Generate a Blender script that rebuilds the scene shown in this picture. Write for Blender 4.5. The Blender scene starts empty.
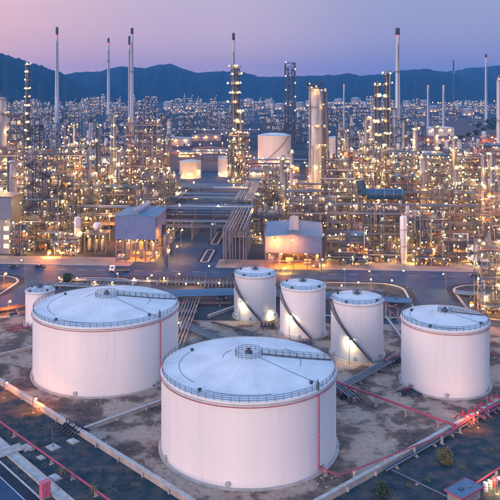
import bpy, math, random
from mathutils import Vector, Quaternion, Matrix

scene = bpy.context.scene
R = math.radians
PI = math.pi

# ------------------------------------------------------------------ camera
CAM_H = 85.0            # a rooftop / drone height above the tank farm
FOC = 735.0             # focal length in units of a 500 wide frame
HOR = 88.0              # row of the horizon in that frame
cam_d = bpy.data.cameras.new('camera')
cam = bpy.data.objects.new('camera', cam_d)
scene.collection.objects.link(cam)
cam.location = (0, 0, CAM_H)
cam.rotation_euler = (R(90), 0, 0)
cam_d.sensor_width = 36
cam_d.lens = FOC / 500 * 36
cam_d.shift_y = -(250 - HOR) / 500
cam_d.clip_start = 1
cam_d.clip_end = 60000
scene.camera = cam

# ------------------------------------------------------------------ dusk sky
world = bpy.data.worlds.new('World'); scene.world = world
world.use_nodes = True
wn, wl = world.node_tree.nodes, world.node_tree.links
wn.clear()
SUN_AZ = (-0.60, -0.80)          # afterglow: behind the camera, to the left
tc = wn.new('ShaderNodeTexCoord')
sep = wn.new('ShaderNodeSeparateXYZ'); wl.new(tc.outputs['Generated'], sep.inputs[0])
def wmath(op, a, b=None, c=None):
    n = wn.new('ShaderNodeMath'); n.operation = op
    for i, v in enumerate((a, b, c)):
        if v is None: continue
        if isinstance(v, (int, float)): n.inputs[i].default_value = v
        else: wl.new(v, n.inputs[i])
    return n.outputs[0]
def wramp(fac, stops, interp='B_SPLINE'):
    n = wn.new('ShaderNodeValToRGB'); n.color_ramp.interpolation = interp
    cr = n.color_ramp
    while len(cr.elements) < len(stops): cr.elements.new(0.5)
    for e, (p, c) in zip(cr.elements, stops):
        e.position = p; e.color = (c[0], c[1], c[2], 1)
    wl.new(fac, n.inputs[0]); return n.outputs[0]
elev = wmath('MAXIMUM', sep.outputs['Z'], 0.0)
elf = wmath('POWER', elev, 0.5)                  # 0 horizon .. 1 zenith
az = wmath('ADD', wmath('MULTIPLY', sep.outputs['X'], SUN_AZ[0]), wmath('MULTIPLY', sep.outputs['Y'], SUN_AZ[1]))
azf = wmath('MULTIPLY_ADD', az, 0.5, 0.5)
# around the horizon: dusky blue opposite the sunset, rose to the sides, warm rose on the sunset side
low = wramp(azf, [(0.0, (.165, .205, .470)), (0.04, (.215, .225, .470)), (0.12, (.57, .345, .49)), (0.25, (.88, .42, .43)), (0.5, (.70, .45, .48)), (1.0, (.95, .60, .54))], 'EASE')
mid = wramp(azf, [(0.0, (.185, .240, .520)), (0.04, (.225, .25, .525)), (0.12, (.44, .35, .545)), (0.25, (.75, .455, .540)), (0.5, (.76, .54, .62)), (1.0, (.95, .68, .66))], 'EASE')
def wmix(f, a, b):
    n = wn.new('ShaderNodeMix'); n.data_type = 'RGBA'
    wl.new(f, n.inputs[0]) if not isinstance(f, float) else setattr(n.inputs[0], 'default_value', f)
    for s, v in ((n.inputs[6], a), (n.inputs[7], b)):
        if isinstance(v, tuple): s.default_value = (*v, 1)
        else: wl.new(v, s)
    return n.outputs[2]
f1 = wmath('SMOOTH_MIN', wmath('MULTIPLY', elf, 2.6), 1.0, 0.2)
f2 = wn.new('ShaderNodeMapRange'); f2.interpolation_type = 'SMOOTHSTEP'
wl.new(elf, f2.inputs[0]); f2.inputs[1].default_value = 0.33; f2.inputs[2].default_value = 0.85
c1 = wmix(f1, low, mid)
c2 = wmix(f2.outputs[0], c1, (.36, .65, 1.16))
nz = wn.new('ShaderNodeTexNoise'); nz.inputs['Scale'].default_value = 3.0; nz.inputs['Detail'].default_value = 3
mp = wn.new('ShaderNodeMapping'); mp.inputs['Scale'].default_value = (1, 1, 7)
wl.new(tc.outputs['Generated'], mp.inputs[0]); wl.new(mp.outputs[0], nz.inputs['Vector'])
nf = wmath('MULTIPLY_ADD', nz.outputs['Fac'], 0.16, 0.92)     # faint streaks of thin high cloud
vm = wn.new('ShaderNodeVectorMath'); vm.operation = 'SCALE'; wl.new(c2, vm.inputs[0]); wl.new(nf, vm.inputs['Scale'])
sky = wn.new('ShaderNodeTexSky'); sky.sky_type = 'NISHITA'; sky.sun_disc = False
sky.sun_elevation = R(9); sky.sun_rotation = math.atan2(SUN_AZ[0], SUN_AZ[1]); sky.air_density = 1.5; sky.dust_density = 2
bg1 = wn.new('ShaderNodeBackground'); wl.new(vm.outputs[0], bg1.inputs[0]); bg1.inputs[1].default_value = 1.08
bg2 = wn.new('ShaderNodeBackground'); wl.new(sky.outputs[0], bg2.inputs[0]); bg2.inputs[1].default_value = 0.03
ads = wn.new('ShaderNodeAddShader'); wl.new(bg1.outputs[0], ads.inputs[0]); wl.new(bg2.outputs[0], ads.inputs[1])
wo = wn.new('ShaderNodeOutputWorld'); wl.new(ads.outputs[0], wo.inputs['Surface'])

sun_d = bpy.data.lights.new('sun', 'SUN'); sun = bpy.data.objects.new('sun', sun_d)
scene.collection.objects.link(sun)
sun_d.energy = 2.3; sun_d.angle = R(20); sun_d.color = (1.0, 0.66, 0.57)
sd = Vector((SUN_AZ[0], SUN_AZ[1], math.tan(R(9)))).normalized()
sun.rotation_euler = (-sd).to_track_quat('-Z', 'Y').to_euler()

scene.view_settings.view_transform = 'Standard'
scene.view_settings.look = 'None'
scene.view_settings.exposure = 0.0
scene.view_settings.gamma = 1.0
scene.render.engine = 'CYCLES'
cy = scene.cycles
cy.use_denoising = True
cy.use_light_tree = True
cy.max_bounces = 4; cy.diffuse_bounces = 2; cy.glossy_bounces = 2; cy.transmission_bounces = 2
cy.volume_bounces = 0; cy.transparent_max_bounces = 4
cy.sample_clamp_indirect = 4.0
cy.use_adaptive_sampling = True; cy.adaptive_threshold = 0.02
cy.caustics_reflective = False; cy.caustics_refractive = False

# ------------------------------------------------------------------ materials
MATS = {}
def mat(name, col, rough=0.6, metal=0.0, var=0.12, col2=None, nscale=0.5, detail=4, objvar=0.0, contrast=(0.35, 0.65), bump=0.0, stretch=None, spec=.5, streak=0.0):
    """principled material: world-space noise between two colours and a brightness shift per object"""
    m = bpy.data.materials.new(name); m.use_nodes = True
    n, l = m.node_tree.nodes, m.node_tree.links
    b = n['Principled BSDF']
    b.inputs['Roughness'].default_value = rough; b.inputs['Metallic'].default_value = metal; b.inputs['Specular IOR Level'].default_value = spec
    geo = n.new('ShaderNodeNewGeometry')
    vec = geo.outputs['Position']
    if stretch:
        q = n.new('ShaderNodeMapping'); q.inputs['Scale'].default_value = stretch
        l.new(vec, q.inputs[0]); vec = q.outputs[0]
    t = n.new('ShaderNodeTexNoise'); t.inputs['Scale'].default_value = nscale; t.inputs['Detail'].default_value = detail
    l.new(vec, t.inputs['Vector'])
    r = n.new('ShaderNodeValToRGB'); r.color_ramp.elements[0].position = contrast[0]; r.color_ramp.elements[1].position = contrast[1]
    c2 = col2 or tuple(c * (1 - var) for c in col)
    r.color_ramp.elements[0].color = (*c2, 1); r.color_ramp.elements[1].color = (*col, 1)
    l.new(t.outputs['Fac'], r.inputs[0])
    out = r.outputs[0]
    if streak:                                           # thin vertical runs of dirt and rust
        q2 = n.new('ShaderNodeMapping'); q2.inputs['Scale'].default_value = (1.1, 1.1, .035); l.new(geo.outputs['Position'], q2.inputs[0])
        t2 = n.new('ShaderNodeTexNoise'); t2.inputs['Scale'].default_value = 1.0; t2.inputs['Detail'].default_value = 6; l.new(q2.outputs[0], t2.inputs['Vector'])
        r2 = n.new('ShaderNodeValToRGB'); r2.color_ramp.elements[0].position = .56; r2.color_ramp.elements[1].position = .80
        r2.color_ramp.elements[0].color = (0, 0, 0, 1); r2.color_ramp.elements[1].color = (streak, streak, streak, 1); l.new(t2.outputs['Fac'], r2.inputs[0])
        mx = n.new('ShaderNodeMix'); mx.data_type = 'RGBA'; l.new(r2.outputs[0], mx.inputs[0]); l.new(out, mx.inputs[6]); mx.inputs[7].default_value = (.38, .31, .27, 1); out = mx.outputs[2]
    if objvar:
        oi = n.new('ShaderNodeObjectInfo')
        mr = n.new('ShaderNodeMapRange'); l.new(oi.outputs['Random'], mr.inputs[0])
        mr.inputs[3].default_value = 1 - objvar; mr.inputs[4].default_value = 1 + objvar * 0.6
        s = n.new('ShaderNodeVectorMath'); s.operation = 'SCALE'
        l.new(out, s.inputs[0]); l.new(mr.outputs[0], s.inputs['Scale']); out = s.outputs[0]
    l.new(out, b.inputs['Base Color'])
    if bump:
        bp = n.new('ShaderNodeBump'); bp.inputs['Strength'].default_value = bump; bp.inputs['Distance'].default_value = 0.1
        l.new(t.outputs['Fac'], bp.inputs['Height']); l.new(bp.outputs[0], b.inputs['Normal'])
    MATS[name] = m
    return m
def emat(name, col, strength):
    m = bpy.data.materials.new(name); m.use_nodes = True
    n, l = m.node_tree.nodes, m.node_tree.links; n.clear()
    e = n.new('ShaderNodeEmission'); e.inputs[0].default_value = (*col, 1); e.inputs[1].default_value = strength
    o = n.new('ShaderNodeOutputMaterial'); l.new(e.outputs[0], o.inputs[0]); MATS[name] = m
    return m

mat('tank_white', (.80, .78, .785), .5, 0, nscale=.10, col2=(.70, .69, .72), stretch=(1, 1, .15), detail=7, streak=.20, spec=.3)
mat('roof_white', (.71, .735, .76), .6, 0, nscale=.16, col2=(.585, .61, .645), detail=10, spec=.25)
mat('old_white', (.46, .48, .51), .5, 0, nscale=.3, col2=(.33, .34, .36), stretch=(1, 1, .2), objvar=.15)
mat('steel', (.07, .09, .13), .45, .3, nscale=.8, objvar=.35)
mat('steel_light', (.16, .195, .26), .4, .3, nscale=.8, objvar=.3)
mat('steel_dark', (.05, .06, .08), .55, .2, nscale=.8, objvar=.4)
mat('clad', (.20, .23, .28), .38, .35, nscale=.6, objvar=.3)
mat('rust', (.20, .11, .085), .7, .1, nscale=.9, col2=(.12, .07, .06), objvar=.35)
mat('rail_dark', (.13, .18, .23), .5, .3, nscale=2)
mat('red_pipe', (.43, .055, .12), .5, 0, nscale=.8, col2=(.30, .05, .09))
mat('pink_box', (.62, .13, .22), .5, 0, nscale=1.5, col2=(.5, .10, .18))
mat('concrete', (.46, .42, .40), .8, 0, nscale=.5, col2=(.31, .29, .28), detail=8, contrast=(.3, .7))
mat('kerb', (.48, .49, .50), .8, 0, nscale=.7, col2=(.36, .35, .34), detail=6)
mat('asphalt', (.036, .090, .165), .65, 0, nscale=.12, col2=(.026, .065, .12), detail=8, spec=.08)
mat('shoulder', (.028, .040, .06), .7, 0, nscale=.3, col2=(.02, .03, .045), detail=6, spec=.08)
mat('paint', (.72, .70, .66), .6, 0, nscale=2)
mat('grass', (.13, .10, .092), .9, 0, nscale=.35, col2=(.028, .052, .070), detail=15, contrast=(.40, .72), bump=.8, spec=.08)
mat('apron', (.36, .31, .28), .8, 0, nscale=.15, col2=(.22, .19, .18), detail=8, contrast=(.3, .7), spec=.08)
mat('shed_roof', (.06, .20, .33), .6, 0, nscale=.15, col2=(.05, .16, .27), detail=5)
mat('shed_wall', (.125, .185, .36), .6, 0, nscale=.3, col2=(.105, .155, .31), detail=5)
mat('blue_dark', (.03, .09, .17), .3, .2, nscale=.5, objvar=.2)
mat('blue_pipe', (.10, .19, .31), .4, .2, nscale=.5, objvar=.25)
mat('wall_blue', (.17, .20, .28), .6, 0, nscale=.3, objvar=.2)
mat('wall_grey', (.30, .31, .34), .6, 0, nscale=.3, objvar=.25)
mat('roof_red', (.25, .12, .11), .7, 0, nscale=.3, objvar=.25)
mat('soil_red', (.20, .12, .11), .9, 0, nscale=.02, col2=(.13, .09, .09), detail=8, spec=.08)
mat('glass', (.02, .03, .05), .1, 0)
mat('rubber', (.02, .02, .02), .8, 0)
mat('car_paint', (.03, .05, .11), .25, .3, objvar=.5)
mat('stack_white', (.44, .49, .56), .5, 0, nscale=.1, stretch=(1, 1, .2))
mat('stack_tip', (.03, .04, .07), .6, 0)
mat('leaf', (.045, .075, .035), .7, 0, nscale=1.5, col2=(.018, .04, .028), objvar=.25)
mat('leaf_field', (.07, .13, .10), .8, 0, nscale=.4, col2=(.03, .09, .10), spec=.1)
mat('leaf_dry', (.17, .15, .05), .7, 0, nscale=1.5, col2=(.08, .08, .03))
mat('bark', (.09, .07, .055), .9, 0)
mat('forest', (.018, .034, .030), .95, 0, nscale=.01, col2=(.009, .019, .019), detail=10, bump=1.0, spec=.08)
for ln, lens, ls, glow, gs_ in (('lamp_warm', (1, .42, .075), 1250, (1, .64, .19), 1.9), ('lamp_white', (1, .58, .18), 950, (1, .80, .42), 2.0),
                               ('lamp_orange', (1, .24, .02), 2600, (1, .20, .02), 2.8), ('lamp_flood', (1, .74, .36), 1100, (1, .84, .5), 4.0),
                               ('lamp_far', (1, .66, .25), 300, (1, .70, .32), 2.2), ('lamp_far_white', (1, .88, .68), 110, (1, .86, .62), 2.2), ('lamp_far_orange', (1, .36, .08), 110, (1, .36, .08), 1.8)):
    emat(ln, lens, ls); emat(ln + '_glow', glow, gs_)
for ln, c_ in (('lamp_far', (1, .60, .19)), ('lamp_far_white', (1, .80, .46)), ('lamp_far_orange', (1, .34, .06))): emat(ln + '_cluster', c_, 2.6)
emat('lamp_red_glow', (1, .05, .05), 1.2)
emat('lamp_red', (1, .05, .05), 4)
emat('lit_window', (1, .72, .36), 2.5)

# bund floor: pale sand, dark oil and damp stains, cracked concrete skins
def bund_material():
    m = bpy.data.materials.new('bund'); m.use_nodes = True
    n, l = m.node_tree.nodes, m.node_tree.links; b = n['Principled BSDF']
    b.inputs['Roughness'].default_value = .88; b.inputs['Specular IOR Level'].default_value = .1
    geo = n.new('ShaderNodeNewGeometry')
    def noise(s, d, dist=0.0, rough=.55):
        t = n.new('ShaderNodeTexNoise'); t.inputs['Scale'].default_value = s; t.inputs['Detail'].default_value = d
        t.inputs['Distortion'].default_value = dist; t.inputs['Roughness'].default_value = rough
        l.new(geo.outputs['Position'], t.inputs['Vector']); return t.outputs['Fac']
    def ramp(f, stops):
        r = n.new('ShaderNodeValToRGB'); cr = r.color_ramp
        while len(cr.elements) < len(stops): cr.elements.new(.5)
        for e, (p, c) in zip(cr.elements, stops): e.position = p; e.color = (*c, 1)
        l.new(f, r.inputs[0]); return r.outputs[0]
    def mix(f, a, c):
        x = n.new('ShaderNodeMix'); x.data_type = 'RGBA'; l.new(f, x.inputs[0]); l.new(a, x.inputs[6]); l.new(c, x.inputs[7]); return x.outputs[2]
    base = ramp(noise(.085, 14, .15, .60), [(.36, (.075, .055, .052)), (.47, (.16, .110, .092)), (.495, (.25, .175, .142)), (.515, (.38, .275, .22)), (.60, (.46, .345, .28)), (.70, (.33, .255, .22))])
    fine = ramp(noise(.5, 8, 0, .7), [(.3, (.09, .07, .065)), (.55, (.26, .205, .175)), (.75, (.46, .37, .31))])
    c = mix(ramp(noise(.9, 5), [(.45, (0, 0, 0)), (.7, (.55, .55, .55))]), base, fine)
    dark = ramp(noise(.13, 9, .3), [(.60, (0, 0, 0)), (.70, (.6, .6, .6))])
    stain = ramp(noise(.7, 4), [(.3, (.035, .03, .03)), (.7, (.075, .06, .055))])
    l.new(mix(dark, c, stain), b.inputs['Base Color'])
    bp = n.new('ShaderNodeBump'); bp.inputs['Strength'].default_value = .5; bp.inputs['Distance'].default_value = .25
    l.new(noise(.8, 8), bp.inputs['Height']); l.new(bp.outputs[0], b.inputs['Normal'])
    MATS['bund'] = m
bund_material()
# plain ground far and near: dusty plant yard
mat('ground', (.085, .085, .095), .9, 0, nscale=.012, col2=(.03, .042, .055), detail=12, spec=.08)

# ------------------------------------------------------------------ mesh helpers
COL = scene.collection
class MB:
    def __init__(s): s.v = []; s.f = []; s.sm = []
    def quad(s, *pts, smooth=False):
        i = len(s.v); s.v += [tuple(p) for p in pts]; s.f.append(tuple(range(i, i + len(pts)))); s.sm.append(smooth); return s
    def box(s, c, size, rz=0.0):
        hx, hy, hz = size[0] / 2, size[1] / 2, size[2] / 2
        co, si = math.cos(rz), math.sin(rz); i = len(s.v)
        for z in (-hz, hz):
            for x, y in ((-hx, -hy), (hx, -hy), (hx, hy), (-hx, hy)):
                s.v.append((c[0] + x * co - y * si, c[1] + x * si + y * co, c[2] + z))
        for f in ((3, 2, 1, 0), (4, 5, 6, 7), (0, 1, 5, 4), (1, 2, 6, 5), (2, 3, 7, 6), (3, 0, 4, 7)):
            s.f.append(tuple(i + k for k in f)); s.sm.append(False)
        return s
    def tube(s, p, q, r, n=6, r2=None, caps=True):
        p, q = Vector(p), Vector(q); r2 = r if r2 is None else r2
        d = q - p
        if d.length < 1e-5: return s
        d.normalize(); a = d.orthogonal().normalized(); b = d.cross(a); i = len(s.v)
        for k in range(n):
            t = 2 * PI * k / n; o = a * math.cos(t) + b * math.sin(t)
            s.v.append(tuple(p + o * r)); s.v.append(tuple(q + o * r2))
        for k in range(n):
            j = (k + 1) % n
            s.f.append((i + 2 * k, i + 2 * j, i + 2 * j + 1, i + 2 * k + 1)); s.sm.append(True)
        if caps:
            s.quad(*[s.v[i + 2 * k] for k in reversed(range(n))]); s.quad(*[s.v[i + 2 * k + 1] for k in range(n)])
        return s
    def path(s, pts, r, n=6):
        pts = [Vector(p) for p in pts]
        for k in range(len(pts) - 1):
            p, q = pts[k], pts[k + 1]; d = (q - p)
            if d.length < 1e-4: continue
            d.normalize()
            s.tube(p - (d * r * .8 if k else d * 0), q + (d * r * .8 if k < len(pts) - 2 else d * 0), r, n)
        return s
    def lathe(s, prof, n=24, c=(0, 0, 0), a0=0.0, a1=2 * PI, smooth=True):
        full = abs(a1 - a0 - 2 * PI) < 1e-6; m = n if full else n + 1; i = len(s.v)
        for k in range(m):
            t = a0 + (a1 - a0) * k / n; co, si = math.cos(t), math.sin(t)
            for r, z in prof: s.v.append((c[0] + r * co, c[1] + r * si, c[2] + z))
        P = len(prof)
        for k in range(n):
            j = (k + 1) % m
            for h in range(P - 1):
                s.f.append((i + k * P + h, i + j * P + h, i + j * P + h + 1, i + k * P + h + 1)); s.sm.append(smooth)
        return s
    def ringtube(s, R_, z, r, n=64, c=(0, 0), a0=0.0, a1=2 * PI, sides=5):
        prof = [(R_ + r * math.cos(2 * PI * k / sides), z + r * math.sin(2 * PI * k / sides)) for k in range(sides)]
        prof.append(prof[0])
        return s.lathe(prof[::-1], n, (c[0], c[1], 0), a0, a1)
    def prism(s, pts, z0, z1):
        n = len(pts); i = len(s.v)
        s.v += [(p[0], p[1], z0) for p in pts] + [(p[0], p[1], z1) for p in pts]
        s.f.append(tuple(i + n + k for k in range(n))); s.sm.append(False)
        for k in range(n):
            j = (k + 1) % n; s.f.append((i + k, i + j, i + n + j, i + n + k)); s.sm.append(False)
        return s
    def mesh(s, name, m):
        me = bpy.data.meshes.new(name); me.from_pydata(s.v, [], s.f)
        me.polygons.foreach_set('use_smooth', s.sm); me.materials.append(MATS[m]); me.update()
        return me
    def build(s, name, m, parent=None, loc=(0, 0, 0), rz=0.0):
        return put(name, s.mesh(name, m), parent, loc, rz)

def put(name, me, parent=None, loc=(0, 0, 0), rz=0.0, scale=None, quat=None):
    o = bpy.data.objects.new(name, me); COL.objects.link(o)
    o.location = loc
    if quat is not None: o.rotation_mode = 'QUATERNION'; o.rotation_quaternion = quat
    elif rz: o.rotation_euler = (0, 0, rz)
    if scale: o.scale = scale
    if parent is not None: o.parent = parent
    return o
def tag(o, label=None, cat=None, group=None, kind=None):
    if label: o['label'] = label
    if cat: o['category'] = cat
    if group: o['group'] = group
    if kind: o['kind'] = kind
    return o
def thing(name, label, cat, loc=(0, 0, 0), rz=0.0, group=None):
    o = bpy.data.objects.new(name, None); COL.objects.link(o); o.empty_display_size = .1
    o.location = loc; o.rotation_euler = (0, 0, rz)
    return tag(o, label, cat, group, 'thing')
_U = {}
def umesh(kind, m):
    k = (kind, m)
    if k not in _U:
        b = MB()
        if kind == 'box': b.box((0, 0, 0), (1, 1, 1))
        elif kind == 'tube': b.tube((0, 0, 0), (0, 0, 1), 1, 10)
        elif kind == 'tube6': b.tube((0, 0, 0), (0, 0, 1), 1, 6)
        elif kind == 'drum':     # horizontal-ready vessel, domed ends, along z from 0 to 1 (ends scaled)
            b.lathe([(0, 0), (.55, .015), (.88, .05), (1, .10), (1, .90), (.88, .95), (.55, .985), (0, 1)][::-1], 14)
        elif kind == 'lamp':
            b.lathe([(1, -.7), (.95, .4), (.55, .8), (0, .9)], 6); nd = len(b.f)
            b.quad(*[(math.cos(2 * PI * q / 6) * .98, math.sin(2 * PI * q / 6) * .98, -.80 + .75 * math.sin(2 * PI * q / 6)) for q in reversed(range(6))])
        _U[k] = b.mesh(kind + '_piece', m)
        if kind == 'lamp':
            me = _U[k]; me.materials.clear(); me.materials.append(MATS[m + '_glow']); me.materials.append(MATS[m])
            me.polygons.foreach_set('material_index', [0] * nd + [1])
    return _U[k]
def bx(name, parent, c, size, m, rz=0.0):
    return put(name, umesh('box', m), parent, c, rz, size)
def tb(name, parent, p, q, r, m, kind='tube6'):
    p, q = Vector(p), Vector(q); d = q - p
    return put(name, umesh(kind, m), parent, p, 0, (r, r, d.length), d.to_track_quat('Z', 'Y'))
def lamp(parent, p, m='lamp_warm', r=.3, name='lamp'):
    return put(name, umesh('lamp', m), parent, p, 0, (r, r, r))

def gp(px, py, z=0.0):
    """a point of the plan: column and row of the survey picture to metres, at height z"""
    d = FOC * (CAM_H - z) / (py - HOR)
    return Vector(((px - 250) / FOC * d, d, z))
GA = -R(4)                       # the plant's own grid is turned by four degrees
gc, gs = math.cos(GA), math.sin(GA)
def uv(u, v, z=0.0): return Vector((u * gc - v * gs, 338 + u * gs + v * gc, z))
def to_uv(p): dx, dy = p[0], p[1] - 338; return (dx * gc + dy * gs, -dx * gs + dy * gc)

def sheet(name, pts, z, m, kind='structure'):
    b = MB(); b.quad(*[(p[0], p[1], z) for p in pts]); o = b.build(name, m); o['kind'] = kind; return o
def rr(u0, v0, u1, v1, r, n=6):
    out = []
    for cx, cy_, a in ((u1 - r, v0 + r, -90), (u1 - r, v1 - r, 0), (u0 + r, v1 - r, 90), (u0 + r, v0 + r, 180)):
        for k in range(n + 1):
            t = R(a + 90 * k / n); out.append((cx + r * math.cos(t), cy_ + r * math.sin(t)))
    return out

# ------------------------------------------------------------------ terrain
sheet('ground', [(-7000, -300), (7000, -300), (7000, 7600), (-7000, 7600)], -.02, 'ground')

def ridge(name, prof, D, depth, seed, base=-5):
    rnd = random.Random(seed)
    xs0, ys0 = [p[0] for p in prof], [p[1] for p in prof]
    N = 260; M = 14; b = MB(); grid = []
    for i in range(N):
        px = xs0[0] + (xs0[-1] - xs0[0]) * i / (N - 1)
        k = max(j for j in range(len(prof) - 1) if xs0[j] <= px + 1e-9)
        t = (px - xs0[k]) / (xs0[k + 1] - xs0[k]); t = t * t * (3 - 2 * t) * .5 + t * .5
        py = ys0[k] + (ys0[k + 1] - ys0[k]) * t
        top = CAM_H + (HOR - py) / FOC * D
        for j in range(2 * M + 1):
            w = j / M - 1
            hfac = max(0.0, 1 - abs(w) ** 1.35)
            spur = math.sin(px * .21 + seed + 2.2 * w) * .16 + math.sin(px * .53 + 2 * seed - 3 * w) * .11 + math.sin(px * 1.3 + 5 * w) * .05
            hh = base + (max(top, 4) - base) * max(0, hfac * (1 + spur * (1 - hfac) * 2.2))
            hh += rnd.uniform(-1, 1) * min(4.5, max(top, 0) * .022)
            grid.append(((px - 250) / FOC * D * (1 + w * depth / D), D + w * depth, hh))
    b.v = grid; W = 2 * M + 1
    for i in range(N - 1):
        for j in range(W - 1):
            b.f.append((i * W + j, (i + 1) * W + j, (i + 1) * W + j + 1, i * W + j + 1)); b.sm.append(True)
    o = b.build(name, 'forest'); o['kind'] = 'structure'; return o
ridge('hill_near', [(-330, 60), (-200, 44), (-90, 47), (-40, 46), (0, 53), (17, 58), (35, 64), (57, 71), (70, 78), (85, 87), (97, 94), (130, 100)], 3700, 700, 1)
ridge('hill_range', [(-330, 76), (-100, 74), (30, 75), (66, 74), (78, 72), (95, 72), (117, 67), (128, 66.5), (145, 68), (160, 65), (172, 64), (184, 69), (196, 73), (215, 71), (240, 72), (262, 77), (300, 76), (335, 75), (346, 73), (362, 76), (385, 74), (405, 70), (425, 69), (445, 72), (470, 78), (500, 84), (560, 92)], 5200, 1000, 2)
ridge('hill_far', [(400, 80), (430, 74), (452, 71), (470, 68), (486, 67), (500, 65), (530, 62), (600, 66), (700, 60), (830, 70)], 6300, 900, 3)

# haze: the blue evening air between here and the hills
hz = MB().box((0, 3650, 159), (14400, 8100, 330)).build('haze', 'concrete')
hz['kind'] = 'stuff'; hz['label'] = 'thin blue evening haze over the plant and hills'
hm = bpy.data.materials.new('haze'); hm.use_nodes = True
hn = hm.node_tree.nodes; hn.clear()
pv = hn.new('ShaderNodeVolumePrincipled'); pv.inputs['Color'].default_value = (.10, .42, 1.0, 1); pv.inputs['Density'].default_value = 0.0001; pv.inputs['Anisotropy'].default_value = 0.0
ho = hn.new('ShaderNodeOutputMaterial'); hm.node_tree.links.new(pv.outputs[0], ho.inputs['Volume'])
hz.data.materials.clear(); hz.data.materials.append(hm)

# ------------------------------------------------------------------ roads
def uvs(pts): return [uv(a, b_) for a, b_ in pts]
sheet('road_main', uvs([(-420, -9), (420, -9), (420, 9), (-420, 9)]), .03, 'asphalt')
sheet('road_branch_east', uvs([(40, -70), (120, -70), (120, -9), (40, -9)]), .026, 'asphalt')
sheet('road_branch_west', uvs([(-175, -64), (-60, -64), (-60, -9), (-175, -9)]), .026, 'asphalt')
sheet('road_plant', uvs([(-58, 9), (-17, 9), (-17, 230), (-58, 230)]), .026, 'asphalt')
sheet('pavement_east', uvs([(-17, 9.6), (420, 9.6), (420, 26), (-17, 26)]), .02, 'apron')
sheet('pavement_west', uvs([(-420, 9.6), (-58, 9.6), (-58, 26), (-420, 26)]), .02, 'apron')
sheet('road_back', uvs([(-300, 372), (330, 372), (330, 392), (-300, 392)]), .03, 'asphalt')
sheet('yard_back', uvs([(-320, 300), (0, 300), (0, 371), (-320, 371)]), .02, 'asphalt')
sheet('bare_ground', [tuple(gp(400, 160))[:2], tuple(gp(560, 160))[:2], tuple(gp(600, 118))[:2], tuple(gp(400, 118))[:2]], .02, 'soil_red')
def kerb(pts, closed, name, w=.5, h=.14):
    b = MB(); n = len(pts)
    for k in range(n if closed else n - 1):
        p, q = Vector((*pts[k], 0)), Vector((*pts[(k + 1) % n], 0)); d = q - p
        b.box(((p.x + q.x) / 2, (p.y + q.y) / 2, h / 2 + .02), (d.length + .1, w, h), math.atan2(d.y, d.x))
    o = b.build(name, 'kerb'); o['kind'] = 'structure'; return o
def uvxy(pts): return [tuple(uv(a, b_))[:2] for a, b_ in pts]
kerb(uvxy([(-17, 9.3), (420, 9.3)]), False, 'kerb_pavement_east')
kerb(uvxy([(-420, 9.3), (-58, 9.3)]), False, 'kerb_pavement_west')
def island(u0, v0, u1, v1, r, strip=3.2, inner='grass'):
    if strip:
        sheet('road_shoulder', uvs(rr(u0, v0, u1, v1, r)), .038, 'shoulder')
    q = rr(u0 + strip, v0 + strip, u1 - strip, v1 - strip, max(r - strip, .6))
    o = MB().prism(uvxy(q), 0, .13).build('traffic_island_ground', inner); o['kind'] = 'structure'
    kerb(uvxy(q), True, 'kerb_island', .9, .2)
for a in ((24, -66, 70, -11.5, 14), (84, -66, 150, -11.5, 14), (-190, -54, -97, -10.5, 15), (-85, -62, -46, -11, 13)):
    island(*a)
for a in ((-27.5, 17, -20, 48, 3.6), (-27.5, 58, -20, 96, 3.6), (-56, 15, -49, 60, 3.4), (-56, 70, -49, 110, 3.4), (-27.5, 130, -20, 180, 3.6), (-56, 130, -49, 190, 3.4)):
    island(*a, 1.9)
# lane marks
b = MB()
for k in range(-28, 28):
    p = [uv(k * 9, -.12), uv(k * 9 + 4, -.12), uv(k * 9 + 4, .12), uv(k * 9, .12)]
    b.quad(*[(q.x, q.y, .045) for q in p])
tag(b.build('road_marking_line', 'paint'), kind='structure')

# tank farm floor (bunds), laid at 45 degrees to the plant
BW = [gp(-60, 330), gp(185, 500), gp(230, 540)]
sheet('bund_floor', [gp(-100, 342)[:2], gp(-30, 356)[:2], gp(0, 380)[:2], gp(190, 503)[:2], gp(215, 520)[:2], gp(300, 520)[:2], gp(500, 415)[:2], gp(640, 352)[:2], uv(170, -70)[:2], uv(-160, -70)[:2]], .012, 'bund')

# ------------------------------------------------------------------ storage tanks
def rail_ring(b, rad, z, h, a0=0.0, a1=2 * PI, step=1.6, t=.055, rails=3, n=96):
    cnt = max(3, int(abs(a1 - a0) * rad / step))
    for k in range(cnt + 1):
        a = a0 + (a1 - a0) * k / cnt; x, y = rad * math.cos(a), rad * math.sin(a)
        b.tube((x, y, z), (x, y, z + h), t, 4, caps=False)
    for k in range(rails):
        b.ringtube(rad, z + h * (k + 1) / rails, t * .9, n, a0=a0, a1=a1, sides=4)
def rail_line(b, p, q, h=1.15, step=1.6, t=.05, rails=2):
    p, q = Vector(p), Vector(q); n = max(1, int((q - p).length / step))
    for k in range(n + 1):
        c = p.lerp(q, k / n); b.tube(c, c + Vector((0, 0, h)), t, 4, caps=False)
    for k in range(rails):
        o = Vector((0, 0, h * (k + 1) / rails)); b.tube(p + o, q + o, t, 4, caps=False)

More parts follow.
